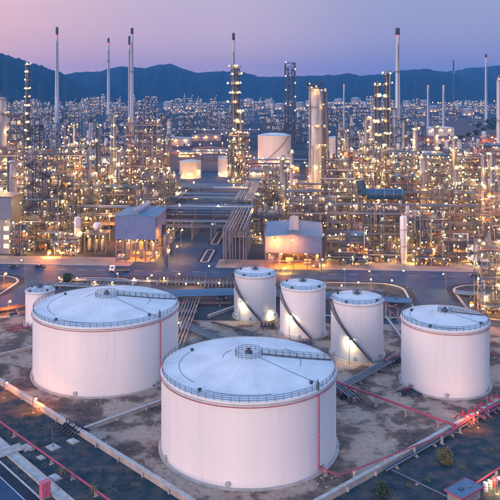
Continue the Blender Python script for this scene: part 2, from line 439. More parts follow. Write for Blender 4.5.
def tank(label, xl, xr, ybase, yrim, group, rise=.155, walk=None, stair=None, riser=None, detail=1, ring_pipe=True, courses=8, arcs=True):
    df = FOC * CAM_H / (ybase - HOR); w = (xr - xl) / 2
    Rr = w * df / (FOC - w); d = df + Rr
    c = Vector((((xl + xr) / 2 - 250) / FOC * d, d, 0))
    Ht = CAM_H - (yrim - HOR) / FOC * df
    t = thing('storage_tank', label, 'storage tank', c, 0, group)
    n = 96
    sh = MB().lathe([(Rr, .25), (Rr, Ht)], n).build('shell', 'tank_white', t)
    for k in range(1, courses):                           # weld beads between the plate courses
        MB().ringtube(Rr, .25 + (Ht - .25) * k / courses, .022, n, sides=4).build('weld_seam', 'tank_white', sh)
    r = MB(); rz = lambda x: Ht + (Rr - x) * rise * (1 - .25 * x / Rr) if True else 0
    k_ = [Rr + .12, Rr * .97, Rr * .85, Rr * .6, Rr * .35, Rr * .12, .001]
    r.lathe([(Rr + .12, Ht - .18)] + [(x, Ht if x > Rr else rz(x)) for x in k_], n)
    roof = r.build('roof', 'roof_white', t)
    if detail:                                            # lapped roof plates: radial and ring seams standing a little proud
        sm = MB(); nr = max(10, int(Rr * 1.4))
        for k in range(nr):
            a = 2 * PI * k / nr + .07; ca, sa = math.cos(a), math.sin(a); q = [Vector((x * ca, x * sa, rz(x) + .01)) for x in (Rr * .2, Rr * .45, Rr * .7, Rr * .98)]
            for i in range(3): sm.tube(q[i], q[i + 1], .018, 4, caps=False)
        for fr in (.4, .6, .8): sm.ringtube(Rr * fr, rz(Rr * fr) + .005, .018, n, sides=4)
        sm.build('roof_seam', 'roof_white', roof)
    MB().lathe([(Rr + .75, 0), (Rr + .75, .28), (Rr + .02, .34)], n).build('base_ring', 'concrete', t)
    MB().lathe([(Rr + .05, Ht - .62), (Rr + .30, Ht - .58), (Rr + .30, Ht - .46), (Rr + .05, Ht - .42)], n).build('wind_girder', 'old_white', t)
    b = MB(); rail_ring(b, Rr - .15, Ht, 1.3, step=1.9, t=.075, n=n); b.build('railing', 'rail_dark', t)
    if ring_pipe:
        b = MB(); b.ringtube(Rr + .32, Ht - .95, .08, n, sides=6)
        for k in range(int(Rr * 1.6)):
            a = 2 * PI * k / int(Rr * 1.6); b.box(((Rr + .17) * math.cos(a), (Rr + .17) * math.sin(a), Ht - .95), (.36, .10, .10), a)
        b.build('foam_pipe', 'red_pipe', t)
    if detail:
        cr = max(1.4, Rr * .155)
        b = MB(); rail_ring(b, cr, rz(cr), 1.35, step=1.1, t=.07, rails=3, n=28); b.build('centre_railing', 'rail_dark', roof)
        b = MB(); b.lathe([(.9, 0), (.9, .55), (.35, .75), (.35, 1.1), (.6, 1.15), (.001, 1.4)], 14, (0, 0, rz(.9)))
        b.build('roof_vent', 'steel', roof)
        for a, fr in ((2.6, .8), (5.6, .87), (4.1, .9)):
            MB().lathe([(.35, 0), (.35, .5), (.5, .52), (.5, .62), (.001, .7)], 10).build('roof_hatch', 'steel_dark', roof, (fr * Rr * math.cos(a), fr * Rr * math.sin(a), rz(fr * Rr) - .03))
        if arcs:
            for fr, a0, a1 in ((.80, 2.65, 3.9), (.86, 4.15, 5.0), (.60, -.25, .75), (.3, 2.3, 3.2)):
                b = MB(); b.ringtube(Rr * fr, rz(Rr * fr) + .05, .045, 30, a0=a0, a1=a1, sides=4); b.build('roof_cable', 'steel_dark', roof)
            b = MB(); a = -.62
            p0 = Vector((cr * math.cos(a), cr * math.sin(a), rz(cr) + .06)); p1 = Vector((Rr * .97 * math.cos(a), Rr * .97 * math.sin(a), rz(Rr * .97) + .06))
            pm = Vector((Rr * .55 * math.cos(a), Rr * .55 * math.sin(a), rz(Rr * .55) + .06))
            b.path([p0, pm, p1], .045, 4); b.build('roof_cable', 'steel_dark', roof)
    if walk is not None:
        b = MB(); g_ = MB(); ca, sa = math.cos(walk), math.sin(walk); off = Vector((-sa, ca, 0)) * .55
        cr = max(1.4, Rr * .155); steps = 10
        for k in range(steps):
            x0 = cr + (Rr - .3 - cr) * k / steps; x1 = cr + (Rr - .3 - cr) * (k + 1) / steps
            p = Vector((x0 * ca, x0 * sa, rz(x0) + .1)); q = Vector((x1 * ca, x1 * sa, rz(x1) + .1))
            for sgn in (1, -1): rail_line(b, p + off * sgn, q + off * sgn, 1.2, 1.7, .06)
            g_.quad(p - off, q - off, q + off, p + off)
        w_ = g_.build('walkway', 'steel', roof); b.build('handrail', 'rail_dark', w_)
    for k, a in enumerate((4.5, 5.6, 3.6)):              # manways near the base
        m_ = MB(); e = Vector((math.cos(a), math.sin(a), 0)); z = Vector((0, 0, 1.15))
        m_.tube(e * (Rr - .05) + z, e * (Rr + .45) + z, .42, 14); m_.tube(e * (Rr + .3) + z, e * (Rr + .42) + z, .56, 14)
        m_.build('manway', 'old_white', t)
    if riser is not None:
        a = riser; e = Vector((math.cos(a), math.sin(a), 0)) * (Rr + .38)
        b = MB(); b.path([e + Vector((0, 0, Ht - .95)), e + Vector((0, 0, 1.0)), e * ((Rr + 2.2) / (Rr + .38)) + Vector((0, 0, .9))], .13, 6)
        for z in range(2, int(Ht) - 1, 3): b.box((e.x * .995, e.y * .995, z), (.3, .3, .12))
        b.build('riser_pipe', 'red_pipe', t)
        b = MB(); x = e * (Rr / (Rr + .38)) ; b.box((x.x, x.y, Ht + .9), (.5, .5, 1.8), a); b.tube((x.x, x.y, Ht + 1.8), (x.x, x.y, Ht + 2.3), .16, 8)
        b.build('foam_chamber', 'rail_dark', t)
    if stair:
        a0, a1 = stair                                      # top angle -> bottom angle, winding round the shell
        tr = MB(); rl = MB(); N = int(Ht / .25); ri, ro = Rr + .15, Rr + 1.25
        for k in range(N):
            f = k / N; a = a0 + (a1 - a0) * f; z = Ht - .2 - (Ht - .5) * f; da = (a1 - a0) / N
            tr.box(((ri + ro) / 2 * math.cos(a), (ri + ro) / 2 * math.sin(a), z), (ro - ri, abs(da) * ro * 1.25 + .05, .06), a)
            if k % 4 == 0:
                rl.tube((ro * math.cos(a), ro * math.sin(a), z), (ro * math.cos(a), ro * math.sin(a), z + 1.15), .055, 4, caps=False)
            a2 = a + da; z2 = z - (Ht - .5) / N
            for rad in (ri + .02, ro):
                tr.tube((rad * math.cos(a), rad * math.sin(a), z - .1), (rad * math.cos(a2), rad * math.sin(a2), z2 - .1), .12, 4, caps=False)
            for h in (.6, 1.15):
                rl.tube((ro * math.cos(a), ro * math.sin(a), z + h), (ro * math.cos(a2), ro * math.sin(a2), z2 + h), .05, 4, caps=False)
        s = tr.build('stair', 'steel_dark', t); rl.build('handrail', 'rail_dark', s)
        a = a0 + .02; lw = MB()
        lw.box(((Rr + .9) * math.cos(a0), (Rr + .9) * math.sin(a0), Ht - .1), (1.6, 2.0, .12), a0)
        for s_ in (-.95, .95): rail_line(lw, ((Rr + .1) * math.cos(a0) - s_ * math.sin(a0), (Rr + .1) * math.sin(a0) + s_ * math.cos(a0), Ht - .1), ((Rr + 1.7) * math.cos(a0) - s_ * math.sin(a0), (Rr + 1.7) * math.sin(a0) + s_ * math.cos(a0), Ht - .1))
        lw.build('landing', 'steel_dark', t)
    t['tank_radius'] = Rr; t['tank_height'] = Ht
    return t, c, Rr, Ht
GB, GS = 'large white storage tanks', 'small white storage tanks'
T_front = tank('large white tank nearest the camera, grey railing and pink pipe round its roof', 162, 335.5, 490, 403, GB, walk=.18, riser=-.75, courses=9)
T_left = tank('large white tank beside the diagonal bund wall, long radial roof walkway', 35.5, 178, 398, 328, GB, walk=.28, riser=-.62, courses=9)
T_right = tank('medium white tank beside the red pipe manifold near the branch road', 402, 487.5, 399.5, 331.5, GB, walk=.15, riser=None, courses=8)
T_s1 = tank('small white tank with a lamp-lit wall, nearest the pipe racks, left of three', 234, 276, 322, 277.5, GS, stair=(3.3, 5.0), courses=7, arcs=False, ring_pipe=False)
T_s2 = tank('small white tank with spiral stair, middle one of three in a row', 280, 325.5, 340, 290.5, GS, stair=(3.3, 5.0), courses=7, arcs=False, ring_pipe=False)
T_s3 = tank('small white tank with a long dark spiral stair, rightmost of three in a row', 331, 383, 362.5, 305, GS, stair=(3.35, 5.1), courses=7, arcs=False, ring_pipe=False)
T_s4 = tank('small white tank half hidden behind the large tank by the bund wall', 26, 54, 328, 293, GS, courses=6, arcs=False, ring_pipe=False)
TANKS = [T_front, T_left, T_right, T_s1, T_s2, T_s3, T_s4]

# flood lamps on short posts shining on the small tanks' walls
def flood_post(label, p, h, aim, m='lamp_flood', r=.26, group='flood lamp posts among the tanks'):
    t = thing('flood_lamp', label, 'lamp', p, 0, group)
    d = (Vector(aim) - Vector(p)); d.z = 0; d.normalize()
    tb('pole', t, (0, 0, 0), (0, 0, h), .09, 'steel_light')
    bx('arm', t, (d.x * .4, d.y * .4, h), (.12, .9, .1), 'steel', math.atan2(d.y, d.x) - PI / 2)
    bx('head', t, (d.x * .8, d.y * .8, h + .12), (.7, .5, .25), 'steel', math.atan2(d.y, d.x) - PI / 2)
    lamp(t, (d.x * .95, d.y * .95, h - .22), m, r, 'bulb')
    return t
def near_tank(T, ang, gap): c, Rr = T[1], T[2]; return (c.x + (Rr + gap) * math.cos(ang), c.y + (Rr + gap) * math.sin(ang), 0)
flood_post('flood lamp on a post at the left small tank\'s stair', near_tank(T_s1, 4.15, 2.6), 7.5, T_s1[1])
flood_post('flood lamp on a post low beside the left small tank, right side', near_tank(T_s1, 5.5, 2.2), 3.5, T_s1[1])
flood_post('flood lamp on a post at the middle small tank\'s stair', near_tank(T_s2, 4.2, 2.6), 8.5, T_s2[1])
flood_post('flood lamp on a post at the right small tank\'s stair', near_tank(T_s3, 4.35, 2.6), 7.5, T_s3[1])
flood_post('flood lamp on a post in the gap between the two largest tanks', tuple(gp(181, 345)), 8, T_left[1], r=.22)

# ------------------------------------------------------------------ bund walls
def bund_wall(label, p, q, th=.75, h=1.35, m='concrete'):
    p, q = Vector(p), Vector(q); d = q - p; L = d.length; rz = math.atan2(d.y, d.x)
    t = thing('bund_wall', label, 'wall', (p.x, p.y, 0), rz)
    n = max(2, int(L / 9))
    for k in range(n):
        x0, x1 = L * k / n + .02, L * (k + 1) / n - .02
        bx('wall_panel', t, ((x0 + x1) / 2, 0, h / 2), (x1 - x0, th, h), m)
        bx('coping', t, ((x0 + x1) / 2, 0, h + .052), (x1 - x0 - .03, th + .22, .1), 'kerb')
        bx('buttress', t, (x0 + .3, -th / 2 - .2, h * .35), (.4, .5, h * .7), m)
    return t
def ext(p, q, a, b_): d = (q - p).normalized(); return p - d * a, q + d * b_
w1 = ext(gp(0, 384), gp(184, 501), 60, 14); bund_wall('long concrete bund wall running diagonally below the large left tank', *w1)
w2 = (gp(84, 432), gp(172, 400)); bund_wall('concrete bund wall between the two largest tanks', *w2, .6, 1.1)
w3 = ext(gp(334, 497), gp(462, 425), 25, 40); bund_wall('concrete bund wall with pipes beside it, lower right of the tanks', *w3)
w4 = (gp(208, 318), gp(236, 308)); bund_wall('short concrete bund wall beside the left small tank', *w4, .6, 1.0)
w5 = (gp(0, 358), gp(34, 349)); bund_wall('low concrete bund wall left of the large left tank', gp(-40, 366), gp(33, 349), .6, .9)
w6 = (gp(392, 330), gp(404, 352)); bund_wall('low concrete kerb wall between small and medium tank', gp(386, 318), gp(402, 340), .5, .8)

# ground outside the bunds
W1d = (w1[1] - w1[0]).normalized(); W1n = Vector((W1d.y, -W1d.x, 0))          # towards the camera / left
if W1n.y > 0: W1n = -W1n
def off1(p, k): return p + W1n * k
sheet('field_west', [(w1[0] + W1n * .5)[:2], (w1[1] + W1n * .5)[:2], (w1[1] + W1n * 30 + W1d * 60)[:2], (w1[0] + W1n * 30 - W1d * 10)[:2]], .022, 'grass')
W3d = (w3[1] - w3[0]).normalized(); W3n = Vector((W3d.y, -W3d.x, 0))
sheet('field_east', [(w3[0] + W3n * .5 - W3d * 60)[:2], (w3[1] + W3n * .5)[:2], (w3[1] + W3n * 90 + W3d * 10)[:2], (w3[0] + W3n * 90 - W3d * 60)[:2]], .022, 'grass')
# perimeter road lower left, its kerb channel and painted lines
rp, rq = ext(gp(0, 462), gp(42, 500), 60, 40)
rd = (rq - rp).normalized(); rn = Vector((rd.y, -rd.x, 0)); rn = -rn if rn.y > 0 else rn
sheet('road_perimeter', [rp[:2], rq[:2], (rq + rn * 26)[:2], (rp + rn * 26)[:2]], .03, 'asphalt')
for k, (o, w) in enumerate(((2.6, .16), (7.6, .16))):
    sheet('road_edge_line', [(rp + rn * o)[:2], (rq + rn * o)[:2], (rq + rn * (o + w))[:2], (rp + rn * (o + w))[:2]], .045, 'paint')
sheet('road_shoulder_west', [(rp + rn * .3)[:2], (rq + rn * .3)[:2], (rq + rn * 2.4)[:2], (rp + rn * 2.4)[:2]], .04, 'shoulder')
kerb([rp[:2], rq[:2]], False, 'kerb_perimeter', .35, .16)
t = thing('drain_channel', 'pale concrete drain channel beside the perimeter road', 'drain', rp - rn * 3.4, math.atan2(rd.y, rd.x))
L = (rq - rp).length
for k in range(int(L / 4)):
    bx('channel_slab', t, (k * 4 + 2, 0, .1), (3.94, 1.9, .3 + .02 * (k % 3)), 'kerb')
    bx('channel_lip', t, (k * 4 + 2, -1.1, .2), (3.96, .28, .5), 'concrete'); bx('channel_lip', t, (k * 4 + 2, 1.1, .2), (3.96, .28, .5), 'concrete')
p = gp(9, 453); bd = MB(); t = thing('culvert_slab', 'concrete slab bridging the drain at the picture\'s left edge', 'slab', p, math.atan2(rd.y, rd.x))
bx('slab', t, (0, 0, .48), (2.4, 6.5, .3), 'concrete'); bx('edge', t, (1.35, 0, .55), (.3, 6.5, .5), 'kerb'); bx('edge', t, (-1.35, 0, .55), (.3, 6.5, .5), 'kerb')
p = gp(45, 497); t = thing('utility_cabinet', 'tall pink cabinet standing beside the perimeter road', 'cabinet', p, math.atan2(rd.y, rd.x))
bx('body', t, (0, 0, 1.65), (1.3, 1.9, 3.1), 'pink_box'); bx('plinth', t, (0, 0, .08), (1.5, 2.1, .2), 'concrete'); bx('door', t, (.67, .46, 1.6), (.06, .85, 2.7), 'pink_box'); bx('door', t, (.67, -.46, 1.6), (.06, .85, 2.7), 'pink_box'); bx('roof', t, (0, 0, 3.26), (1.5, 2.1, .12), 'pink_box')

# ------------------------------------------------------------------ pipes in the foreground
def pipeline(label, pts, r, m='red_pipe', name='pipeline', support=6.0, sm='concrete', cat='pipe', group=None, lanes=1, gap=.9):
    pts = [Vector(p) for p in pts]; o = pts[0].copy(); o.z = 0
    t = thing(name, label, cat, o, 0, group)
    rel = [p - o for p in pts]
    for k in range(lanes):
        if lanes == 1: run = rel
        else:
            run = []
            for i, p in enumerate(rel):
                d = (rel[min(i + 1, len(rel) - 1)] - rel[max(i - 1, 0)]); d.z = 0; d.normalize()
                run.append(p + Vector((d.y, -d.x, 0)) * (k - (lanes - 1) / 2) * gap)
        MB().path(run, r, 8).build('pipe', m, t)
    if support:
        for i in range(len(rel) - 1):
            a, b_ = rel[i], rel[i + 1]; L = (b_ - a).length; n = max(1, int(L / support))
            d = (b_ - a).normalized(); rz = math.atan2(d.y, d.x)
            if abs(d.z) > .5: continue
            for k in range(n):
                c = a.lerp(b_, (k + .5) / n); hh = c.z - r
                if hh < .15: continue
                bx('support', t, (c.x, c.y, hh / 2), (.25, max(.3, (lanes - 1) * gap + .6), hh), sm, rz)
                bx('footing', t, (c.x, c.y, .09), (.55, max(.7, (lanes - 1) * gap + 1.1), .18), 'concrete', rz)
                MB().ringtube(r + .06, 0, .07, 10, sides=4)
    return t
def at(px, py, z): return gp(px, py, z)
pipeline('long pink pipe raised over the field at lower left', [at(-40, 393, 1.3), at(108, 499, 1.3), at(150, 528, 1.3)], .21, support=9)
pipeline('red pipe raised on posts from the nearest tank to the manifold', [at(334, 381, 3.2), at(455, 425, 1.8), at(456, 426, 1.8)], .30, support=9)
pipeline('thin red fire line on posts round the foot of the nearest tank', [at(314, 463, .9), at(338, 476, 2.2), at(400, 452, 2.2), at(455, 430, 2.0)], .16, support=7)
pipeline('red header pipe running off at the right beside the bund wall', [at(453, 430, 1.9), at(480, 412, 1.9), at(540, 385, 1.9)], .28, support=6)
pipeline('pair of pale pipes on the bund wall\'s inner side at lower right', [at(385, 470, .8), at(475, 418, .8), at(520, 396, .8)], .22, 'steel_light', lanes=2, gap=.8, support=7)
pipeline('thin white pipe crossing the field at lower right', [at(388, 468, .4), at(450, 498, .4), at(470, 508, .4)], .13, 'steel_light', support=8)
pipeline('red pipe beside the small blue-roofed pump hut', [at(471, 486, 1.6), at(520, 455, 1.6)], .2, support=5)
pipeline('pale pipe bundle from the nearest tank to the right small tank', [at(332, 392, 1.2), at(394, 358, 1.2), at(402, 352, 1.2)], .26, 'clad', lanes=4, gap=.85, support=8)
pipeline('pale pipes crossing under the red pipe beside the nearest tank', [at(322, 372, 2.2), at(352, 396, 2.2), at(352, 396.5, .4)], .26, 'steel_light', lanes=3, gap=.9, support=8)
pipeline('thin red pipe lying behind the medium tank toward small tank', [at(386, 308, 3), at(404, 322, 3)], .16, support=6)
pipeline('upper thin red pipe between the right small tank and medium tank', [at(380, 300, 5), at(404, 312, 4)], .16, support=6)
pipeline('red pipe leaving the medium tank\'s right side', [at(483, 352, 1.2), at(530, 362, 1.2)], .2, support=6)
pipeline('bundle of grey pipes running from the pipe track toward the large tanks', [at(193, 297, 1.5), at(176, 340, 1.5), at(172, 350, 1.5)], .30, 'clad', lanes=6, gap=1.15, support=9)
pipeline('bundle of pale pipes running diagonally past the lamp post behind the nearest tank', [at(178, 322, 1.4), at(232, 344, 1.4)], .26, 'clad', lanes=5, gap=.95, support=9)
pipeline('dark pipe pair at the feet of the small tanks', [at(236, 330, .8), at(300, 352, .8), at(330, 372, .8)], .22, 'steel_dark', lanes=3, gap=.8, support=7)
pipeline('rusty pipe pair leading to the left small tank', [at(212, 322, .9), at(262, 335, .9)], .2, 'rust', lanes=2, gap=.8, support=7)
pipeline('broad blue pipe track running along behind the small tanks', [at(150, 294, 3.0), at(236, 292, 3.0), at(330, 296, 2.5)], .5, 'blue_pipe', lanes=5, gap=2.0, support=10, sm='steel')
pipeline('blue pipe bundle lying behind the right small tank', [at(372, 299, 2.0), at(412, 301, 2.0)], .5, 'blue_pipe', lanes=4, gap=1.6, support=8, sm='steel')
pipeline('grey pipe bundle in front of the left road bend', [at(-30, 315, 1.2), at(30, 304, 1.2), at(60, 292, 1.2)], .35, 'rust', lanes=4, gap=1.0, support=8)
pipeline('pipe bundle lying along the large left tank\'s far side', [at(52, 284, 1.4), at(150, 288, 1.4)], .4, 'clad', lanes=4, gap=1.2, support=8)

def valve_group(label, p, rz, n=5, m='steel_dark', wheel='red_pipe', span=1.6, r=.28, h=1.1, rows=2, group='pipe manifolds among the tanks'):
    """manifold: short pipes side by side with flanges, valve bodies and hand wheels"""
    t = thing('pipe_manifold', label, 'manifold', p, rz, group)
    rnd = random.Random(int(p[0] * 10 + p[1]))
    MB().tube((-span * .6, 0, h * .55), (span * (n - .4), 0, h * .55), r * 1.2, 10).build('header_pipe', m, t)
    for k in range(n):
        x = k * span; hh = h * rnd.uniform(.8, 1.25)
        q = MB().path([(x, -2.6 - rnd.random(), .5), (x, -.9, hh), (x, 1.4, hh), (x, 2.6, .4)], r * .75, 7)
        q.tube((x, -.3, hh), (x, -.18, hh), r * 1.6, 10); q.tube((x, .5, hh), (x, .62, hh), r * 1.6, 10)
        br = q.build('branch_pipe', m, t)
        v = MB().tube((x, .16, hh), (x, .16, hh + 1.1), r * .45, 7)
        v.lathe([(r * 1.5, -.05), (r * 1.7, 0), (r * 1.5, .05)], 12, (x, .16, hh + 1.1)); v.box((x, .16, hh + 1.1), (r * 3, .06, .05)); v.box((x, .16, hh + 1.1), (.06, r * 3, .05))
        v.build('valve', wheel, t)
        bx('support', t, (x, .9, hh / 2 - .1), (.22, .3, hh - .2), 'concrete')
    return t
valve_group('dark valve manifold where the two bund walls meet, lower left', gp(66, 428), -.7, 6, 'steel_dark', 'steel', span=1.2)
valve_group('valve manifold at the foot of the right small tank', gp(385, 366), .5, 5, span=1.4)
valve_group('red valve manifold on the bund wall at far right', gp(463, 424), .68, 4, 'red_pipe', span=2.6, h=1.7, r=.22)
valve_group('second red valve manifold at the picture\'s right edge', gp(485, 411), .68, 4, 'red_pipe', 'steel_dark', span=2.4, h=2.0, r=.22)
valve_group('valve manifold between the nearest tank and the right small tank', gp(342, 400), .6, 4, span=1.3)
valve_group('valve manifold at the foot of the middle small tank', gp(300, 346), .2, 4, span=1.3)
valve_group('valve manifold at the foot of the left small tank', gp(262, 328), .1, 4, span=1.3)
valve_group('valve manifold at the right foot of the large left tank', gp(147, 384), .75, 4, 'steel', 'steel_dark', span=1.2)
valve_group('red valve cluster beside the half hidden small tank', gp(10, 331), .3, 4, 'red_pipe', span=2.0, h=1.3, r=.18)
valve_group('valve manifold at the medium tank\'s left foot', gp(404, 396), .7, 4, 'steel', span=1.2, h=.8)
valve_group('grey valve manifold at the end of the blue pipe track', gp(345, 298), 0, 9, 'steel', span=1.7, h=2)
valve_group('grey valve manifold behind the large left tank', gp(80, 288), 0, 9, 'steel_light', 'steel', span=1.7, h=2)
valve_group('grey valve manifold behind the gap of the two largest tanks', gp(160, 284), 0, 11, 'steel_light', 'steel', span=1.7, h=2.2)
valve_group('grey valve manifold left of the left small tank', gp(205, 286), 0, 10, 'steel_light', 'steel', span=1.6, h=2.2)

# pads, poles and little plants in the west field
for lab, px, py, s, name in (('square concrete pad carrying a thin pole, lower left field', 53, 447.5, (2.6, 2.0), 'concrete_pad'),
                             ('blank concrete slab next to the valve manifold, lower left', 73, 441.5, (2.4, 1.6), 'concrete_pad'),
                             ('pale concrete slab near the pink pipe and cabinet', 55, 478, (2.6, 1.6), 'concrete_pad'),
                             ('small concrete slab just below the pink pipe', 41, 458, (1.6, 1.0), 'concrete_pad'),
                             ('blue-grey slab at the end of the culvert slab', 26, 448, (3.0, 2.0), 'concrete_pad')):
    t = thing(name, lab, 'slab', gp(px, py), -.75); bx('slab', t, (0, 0, .16), (s[0], s[1], .28), 'kerb'); bx('rim', t, (0, 0, .05), (s[0] + .5, s[1] + .5, .12), 'concrete')
def pole_lamp(label, p, h, arm=1.4, rz=0.0, m='lamp_warm', r=.3, group='street lamps', pm='steel_light'):
    t = thing('street_lamp', label, 'lamp post', p, rz, group)
    MB().tube((0, 0, 0), (0, 0, h), .13, 8, .07).build('pole', pm, t)
    bx('base_plate', t, (0, 0, .07), (.6, .6, .14), 'concrete')
    if arm: tb('arm', t, (0, 0, h - .1), (arm, 0, h + .2), .05, pm)
    bx('head', t, (arm + .2, 0, h + .27), (.9, .35, .16), 'steel'); lamp(t, (arm + .25, 0, h + .02), m, r, 'bulb')
    return t
t = thing('pole', 'thin bare pole standing on a square concrete pad', 'pole', gp(53, 447.5)); MB().tube((0, 0, .2), (-.2, 0, 4.6), .07, 6).build('shaft', 'steel_light', t); bx('foot', t, (0, 0, .37), (.4, .4, .08), 'steel')

def leaf_plant(b, rnd, c, n, rx, rz_, s):
    for k in range(n):
        while True:
            x, y, z = rnd.uniform(-1, 1), rnd.uniform(-1, 1), rnd.uniform(-1, 1)
            q = x * x + y * y + z * z
            if .12 < q < 1: break
        p = Vector((c[0] + x * rx, c[1] + y * rx, c[2] + z * rz_)); a = Vector((rnd.gauss(0, 1), rnd.gauss(0, 1), rnd.gauss(0, 1))).normalized(); e = a.orthogonal().normalized()
        l = s * rnd.uniform(.6, 1.4); b.quad(p - a * l * .5, p + e * l * .28, p + a * l * .5, p - e * l * .28)
def bush(label, p, rad, h, m='leaf', n=700, seed=0, name='bush'):
    t = thing(name, label, 'bush', p); rnd = random.Random(seed); b = MB()
    for k in range(9):
        a = rnd.uniform(0, 2 * PI); q = rnd.uniform(0, .5) * rad
        leaf_plant(b, rnd, (q * math.cos(a), q * math.sin(a), h * rnd.uniform(.4, .65)), n // 9, rad * rnd.uniform(.5, .75), h * .42, rad * .2)
    b.build('foliage', m, t); s = MB()
    for k in range(5):
        a = rnd.uniform(0, 2 * PI); s.tube((0, 0, 0), (rad * .4 * math.cos(a), rad * .4 * math.sin(a), h * .6), .06, 5, .03)
    s.build('stem', 'bark', t); return t
bush('round olive bush in the field below the orange-lit bund wall', gp(444, 464), 2.1, 3.6, 'leaf_dry', 1300, 1)
bush('round bush in the field at the bottom right of the nearest tank', gp(381, 497), 2.0, 3.2, 'leaf', 1200, 2)
bush('bush beside the road kerb behind the large left tank', gp(67, 283), 3.2, 4.2, 'leaf', 900, 3)
def palm(label, p, h, seed, m='leaf'):
    t = thing('young_palm', label, 'palm', p, 0, 'young palms in the field'); rnd = random.Random(seed)
    MB().tube((0, 0, 0), (.1, .05, h), .12, 6, .08).build('trunk', 'bark', t); b = MB()
    for k in range(13):
        a = 2 * PI * k / 13 + rnd.uniform(-.2, .2); L = h * .75 * rnd.uniform(.7, 1.1); prev = Vector((.1, .05, h)); up = rnd.uniform(.2, .9)
        side = Vector((-math.sin(a), math.cos(a), 0)) * .14
        for j in range(4):
            f = (j + 1) / 4; nx = Vector((.1 + L * f * math.cos(a), .05 + L * f * math.sin(a), h + L * (up * f - 1.05 * f * f)))
            b.quad(prev - side * (1.1 - f * .6), nx - side * (1 - f * .8), nx + side * (1 - f * .8), prev + side * (1.1 - f * .6)); prev = nx
    b.build('crown', m, t); return t
palm('young palm close to the bund wall, upper left field', gp(30, 416), 1.9, 1)
palm('young palm just above the pink pipe, left field', gp(38, 448), 1.5, 2)
palm('young palm in the field right of the bare pole', gp(85, 455), 1.7, 3)
palm('yellowish young palm on the pink pipe\'s near side', gp(62, 478), 1.9, 4, 'leaf_dry')
palm('young palm at the bottom edge beside the pink pipe', gp(93, 497), 2.0, 5, 'leaf_dry')
palm('tiny young palm at the left beside the pink pipe', gp(11, 436), 1.2, 6)
for k, (px, py, lab) in enumerate(((463, 469, 'small yellow weed tuft right of the olive bush'), (491, 452, 'yellow weed tuft at far right of the east field'), (428, 482, 'low weed tuft beside the thin white pipe'), (409, 487, 'low weed tuft between the two round bushes'))):
    bush(lab, gp(px, py), .8, .9, 'leaf_dry', 160, 20 + k, 'weed_tuft')
# grass on both fields
def tufts(name, label, poly_o, e1, e2, l1, l2, n, seed):
    rnd = random.Random(seed); b = MB()
    for k in range(n):
        c = poly_o + e1 * rnd.uniform(0, l1) + e2 * rnd.uniform(0, l2) ** 1.0
        if math.sin(c.x * .23 + 1.3) + math.sin(c.y * .31 + c.x * .11) + rnd.gauss(0, .8) < 0: continue
        for j in range(3):
            a = rnd.uniform(0, 2 * PI); w = rnd.uniform(.05, .16); h = rnd.uniform(.08, .28); q = Vector((math.cos(a), math.sin(a), 0))
            b.quad(c - q * w, c + q * w, c + q * w * .2 + Vector((rnd.uniform(-.1, .1), rnd.uniform(-.1, .1), h)))
    o = b.build(name, 'leaf_field'); tag(o, label, 'grass', kind='stuff')
tufts('field_grass', 'short dark grass on the field at lower left', w1[0] + W1n * 1 + W1d * 30, W1d, W1n, 105, 19, 9000, 5)
tufts('field_grass', 'short dark grass on the field at lower right', w3[0] + W3n * 1, W3d, W3n, 100, 42, 9000, 6)

# pump hut, drums and lamp at the lower right corner
p = gp(464, 500); t = thing('pump_hut', 'low pump hut with blue-grey roof and red trim, lower right corner', 'hut', p, .68)
bx('wall', t, (0, 0, 1.1), (6.6, 3.4, 2.2), 'wall_grey'); bx('roof', t, (0, 0, 2.35), (7.4, 4.4, .22), 'blue_pipe')
for s in (-1, 1): bx('trim', t, (0, s * 2.24, 2.38), (7.5, .1, .3), 'red_pipe'); bx('trim', t, (s * 3.74, 0, 2.38), (.1, 4.3, .3), 'red_pipe')
bx('roof_hatch', t, (-.8, .2, 2.56), (1.1, .9, .2), 'blue_dark'); bx('roof_hatch', t, (1.4, -.3, 2.56), (.8, .8, .2), 'steel_light')
for k in range(3):
    q = gp(485.5 + k * 4.2, 491 - k * 2.6); t = thing('drum', 'upright %s drum by the pump hut, %s of three' % (('white', 'pale', 'red')[k], ('left', 'middle', 'right')[k]), 'drum', q)
    MB().lathe([(.55, 0), (.55, .55), (.58, .58), (.55, .61), (.55, 1.15), (.58, 1.18), (.55, 1.21), (.55, 1.75), (.5, 1.78), (.001, 1.78)], 14).build('body', ('tank_white', 'old_white', 'red_pipe')[k], t)
    MB().tube((.25, 0, 1.78), (.25, 0, 1.86), .09, 8).build('bung', 'steel_dark', t)
pole_lamp('bright white lamp on a short post at the lower right edge', gp(497, 494), 3.6, .3, 0, 'lamp_white', .34)
pole_lamp('orange sodium lamp on a post behind the medium tank', gp(470, 318), 5.5, .3, 0, 'lamp_orange', .65)
pole_lamp('sodium lamp lighting the bund wall orange at right', gp(478, 428), 4.2, -.6, .68, 'lamp_orange', .20)
pole_lamp('sodium lamp lighting the bund wall orange at left', gp(33, 413), 3.8, .6, .8, 'lamp_orange', .26)
pole_lamp('sodium lamp by the bund wall at the left picture edge', gp(4, 398), 4.2, .6, .8, 'lamp_orange', .20)

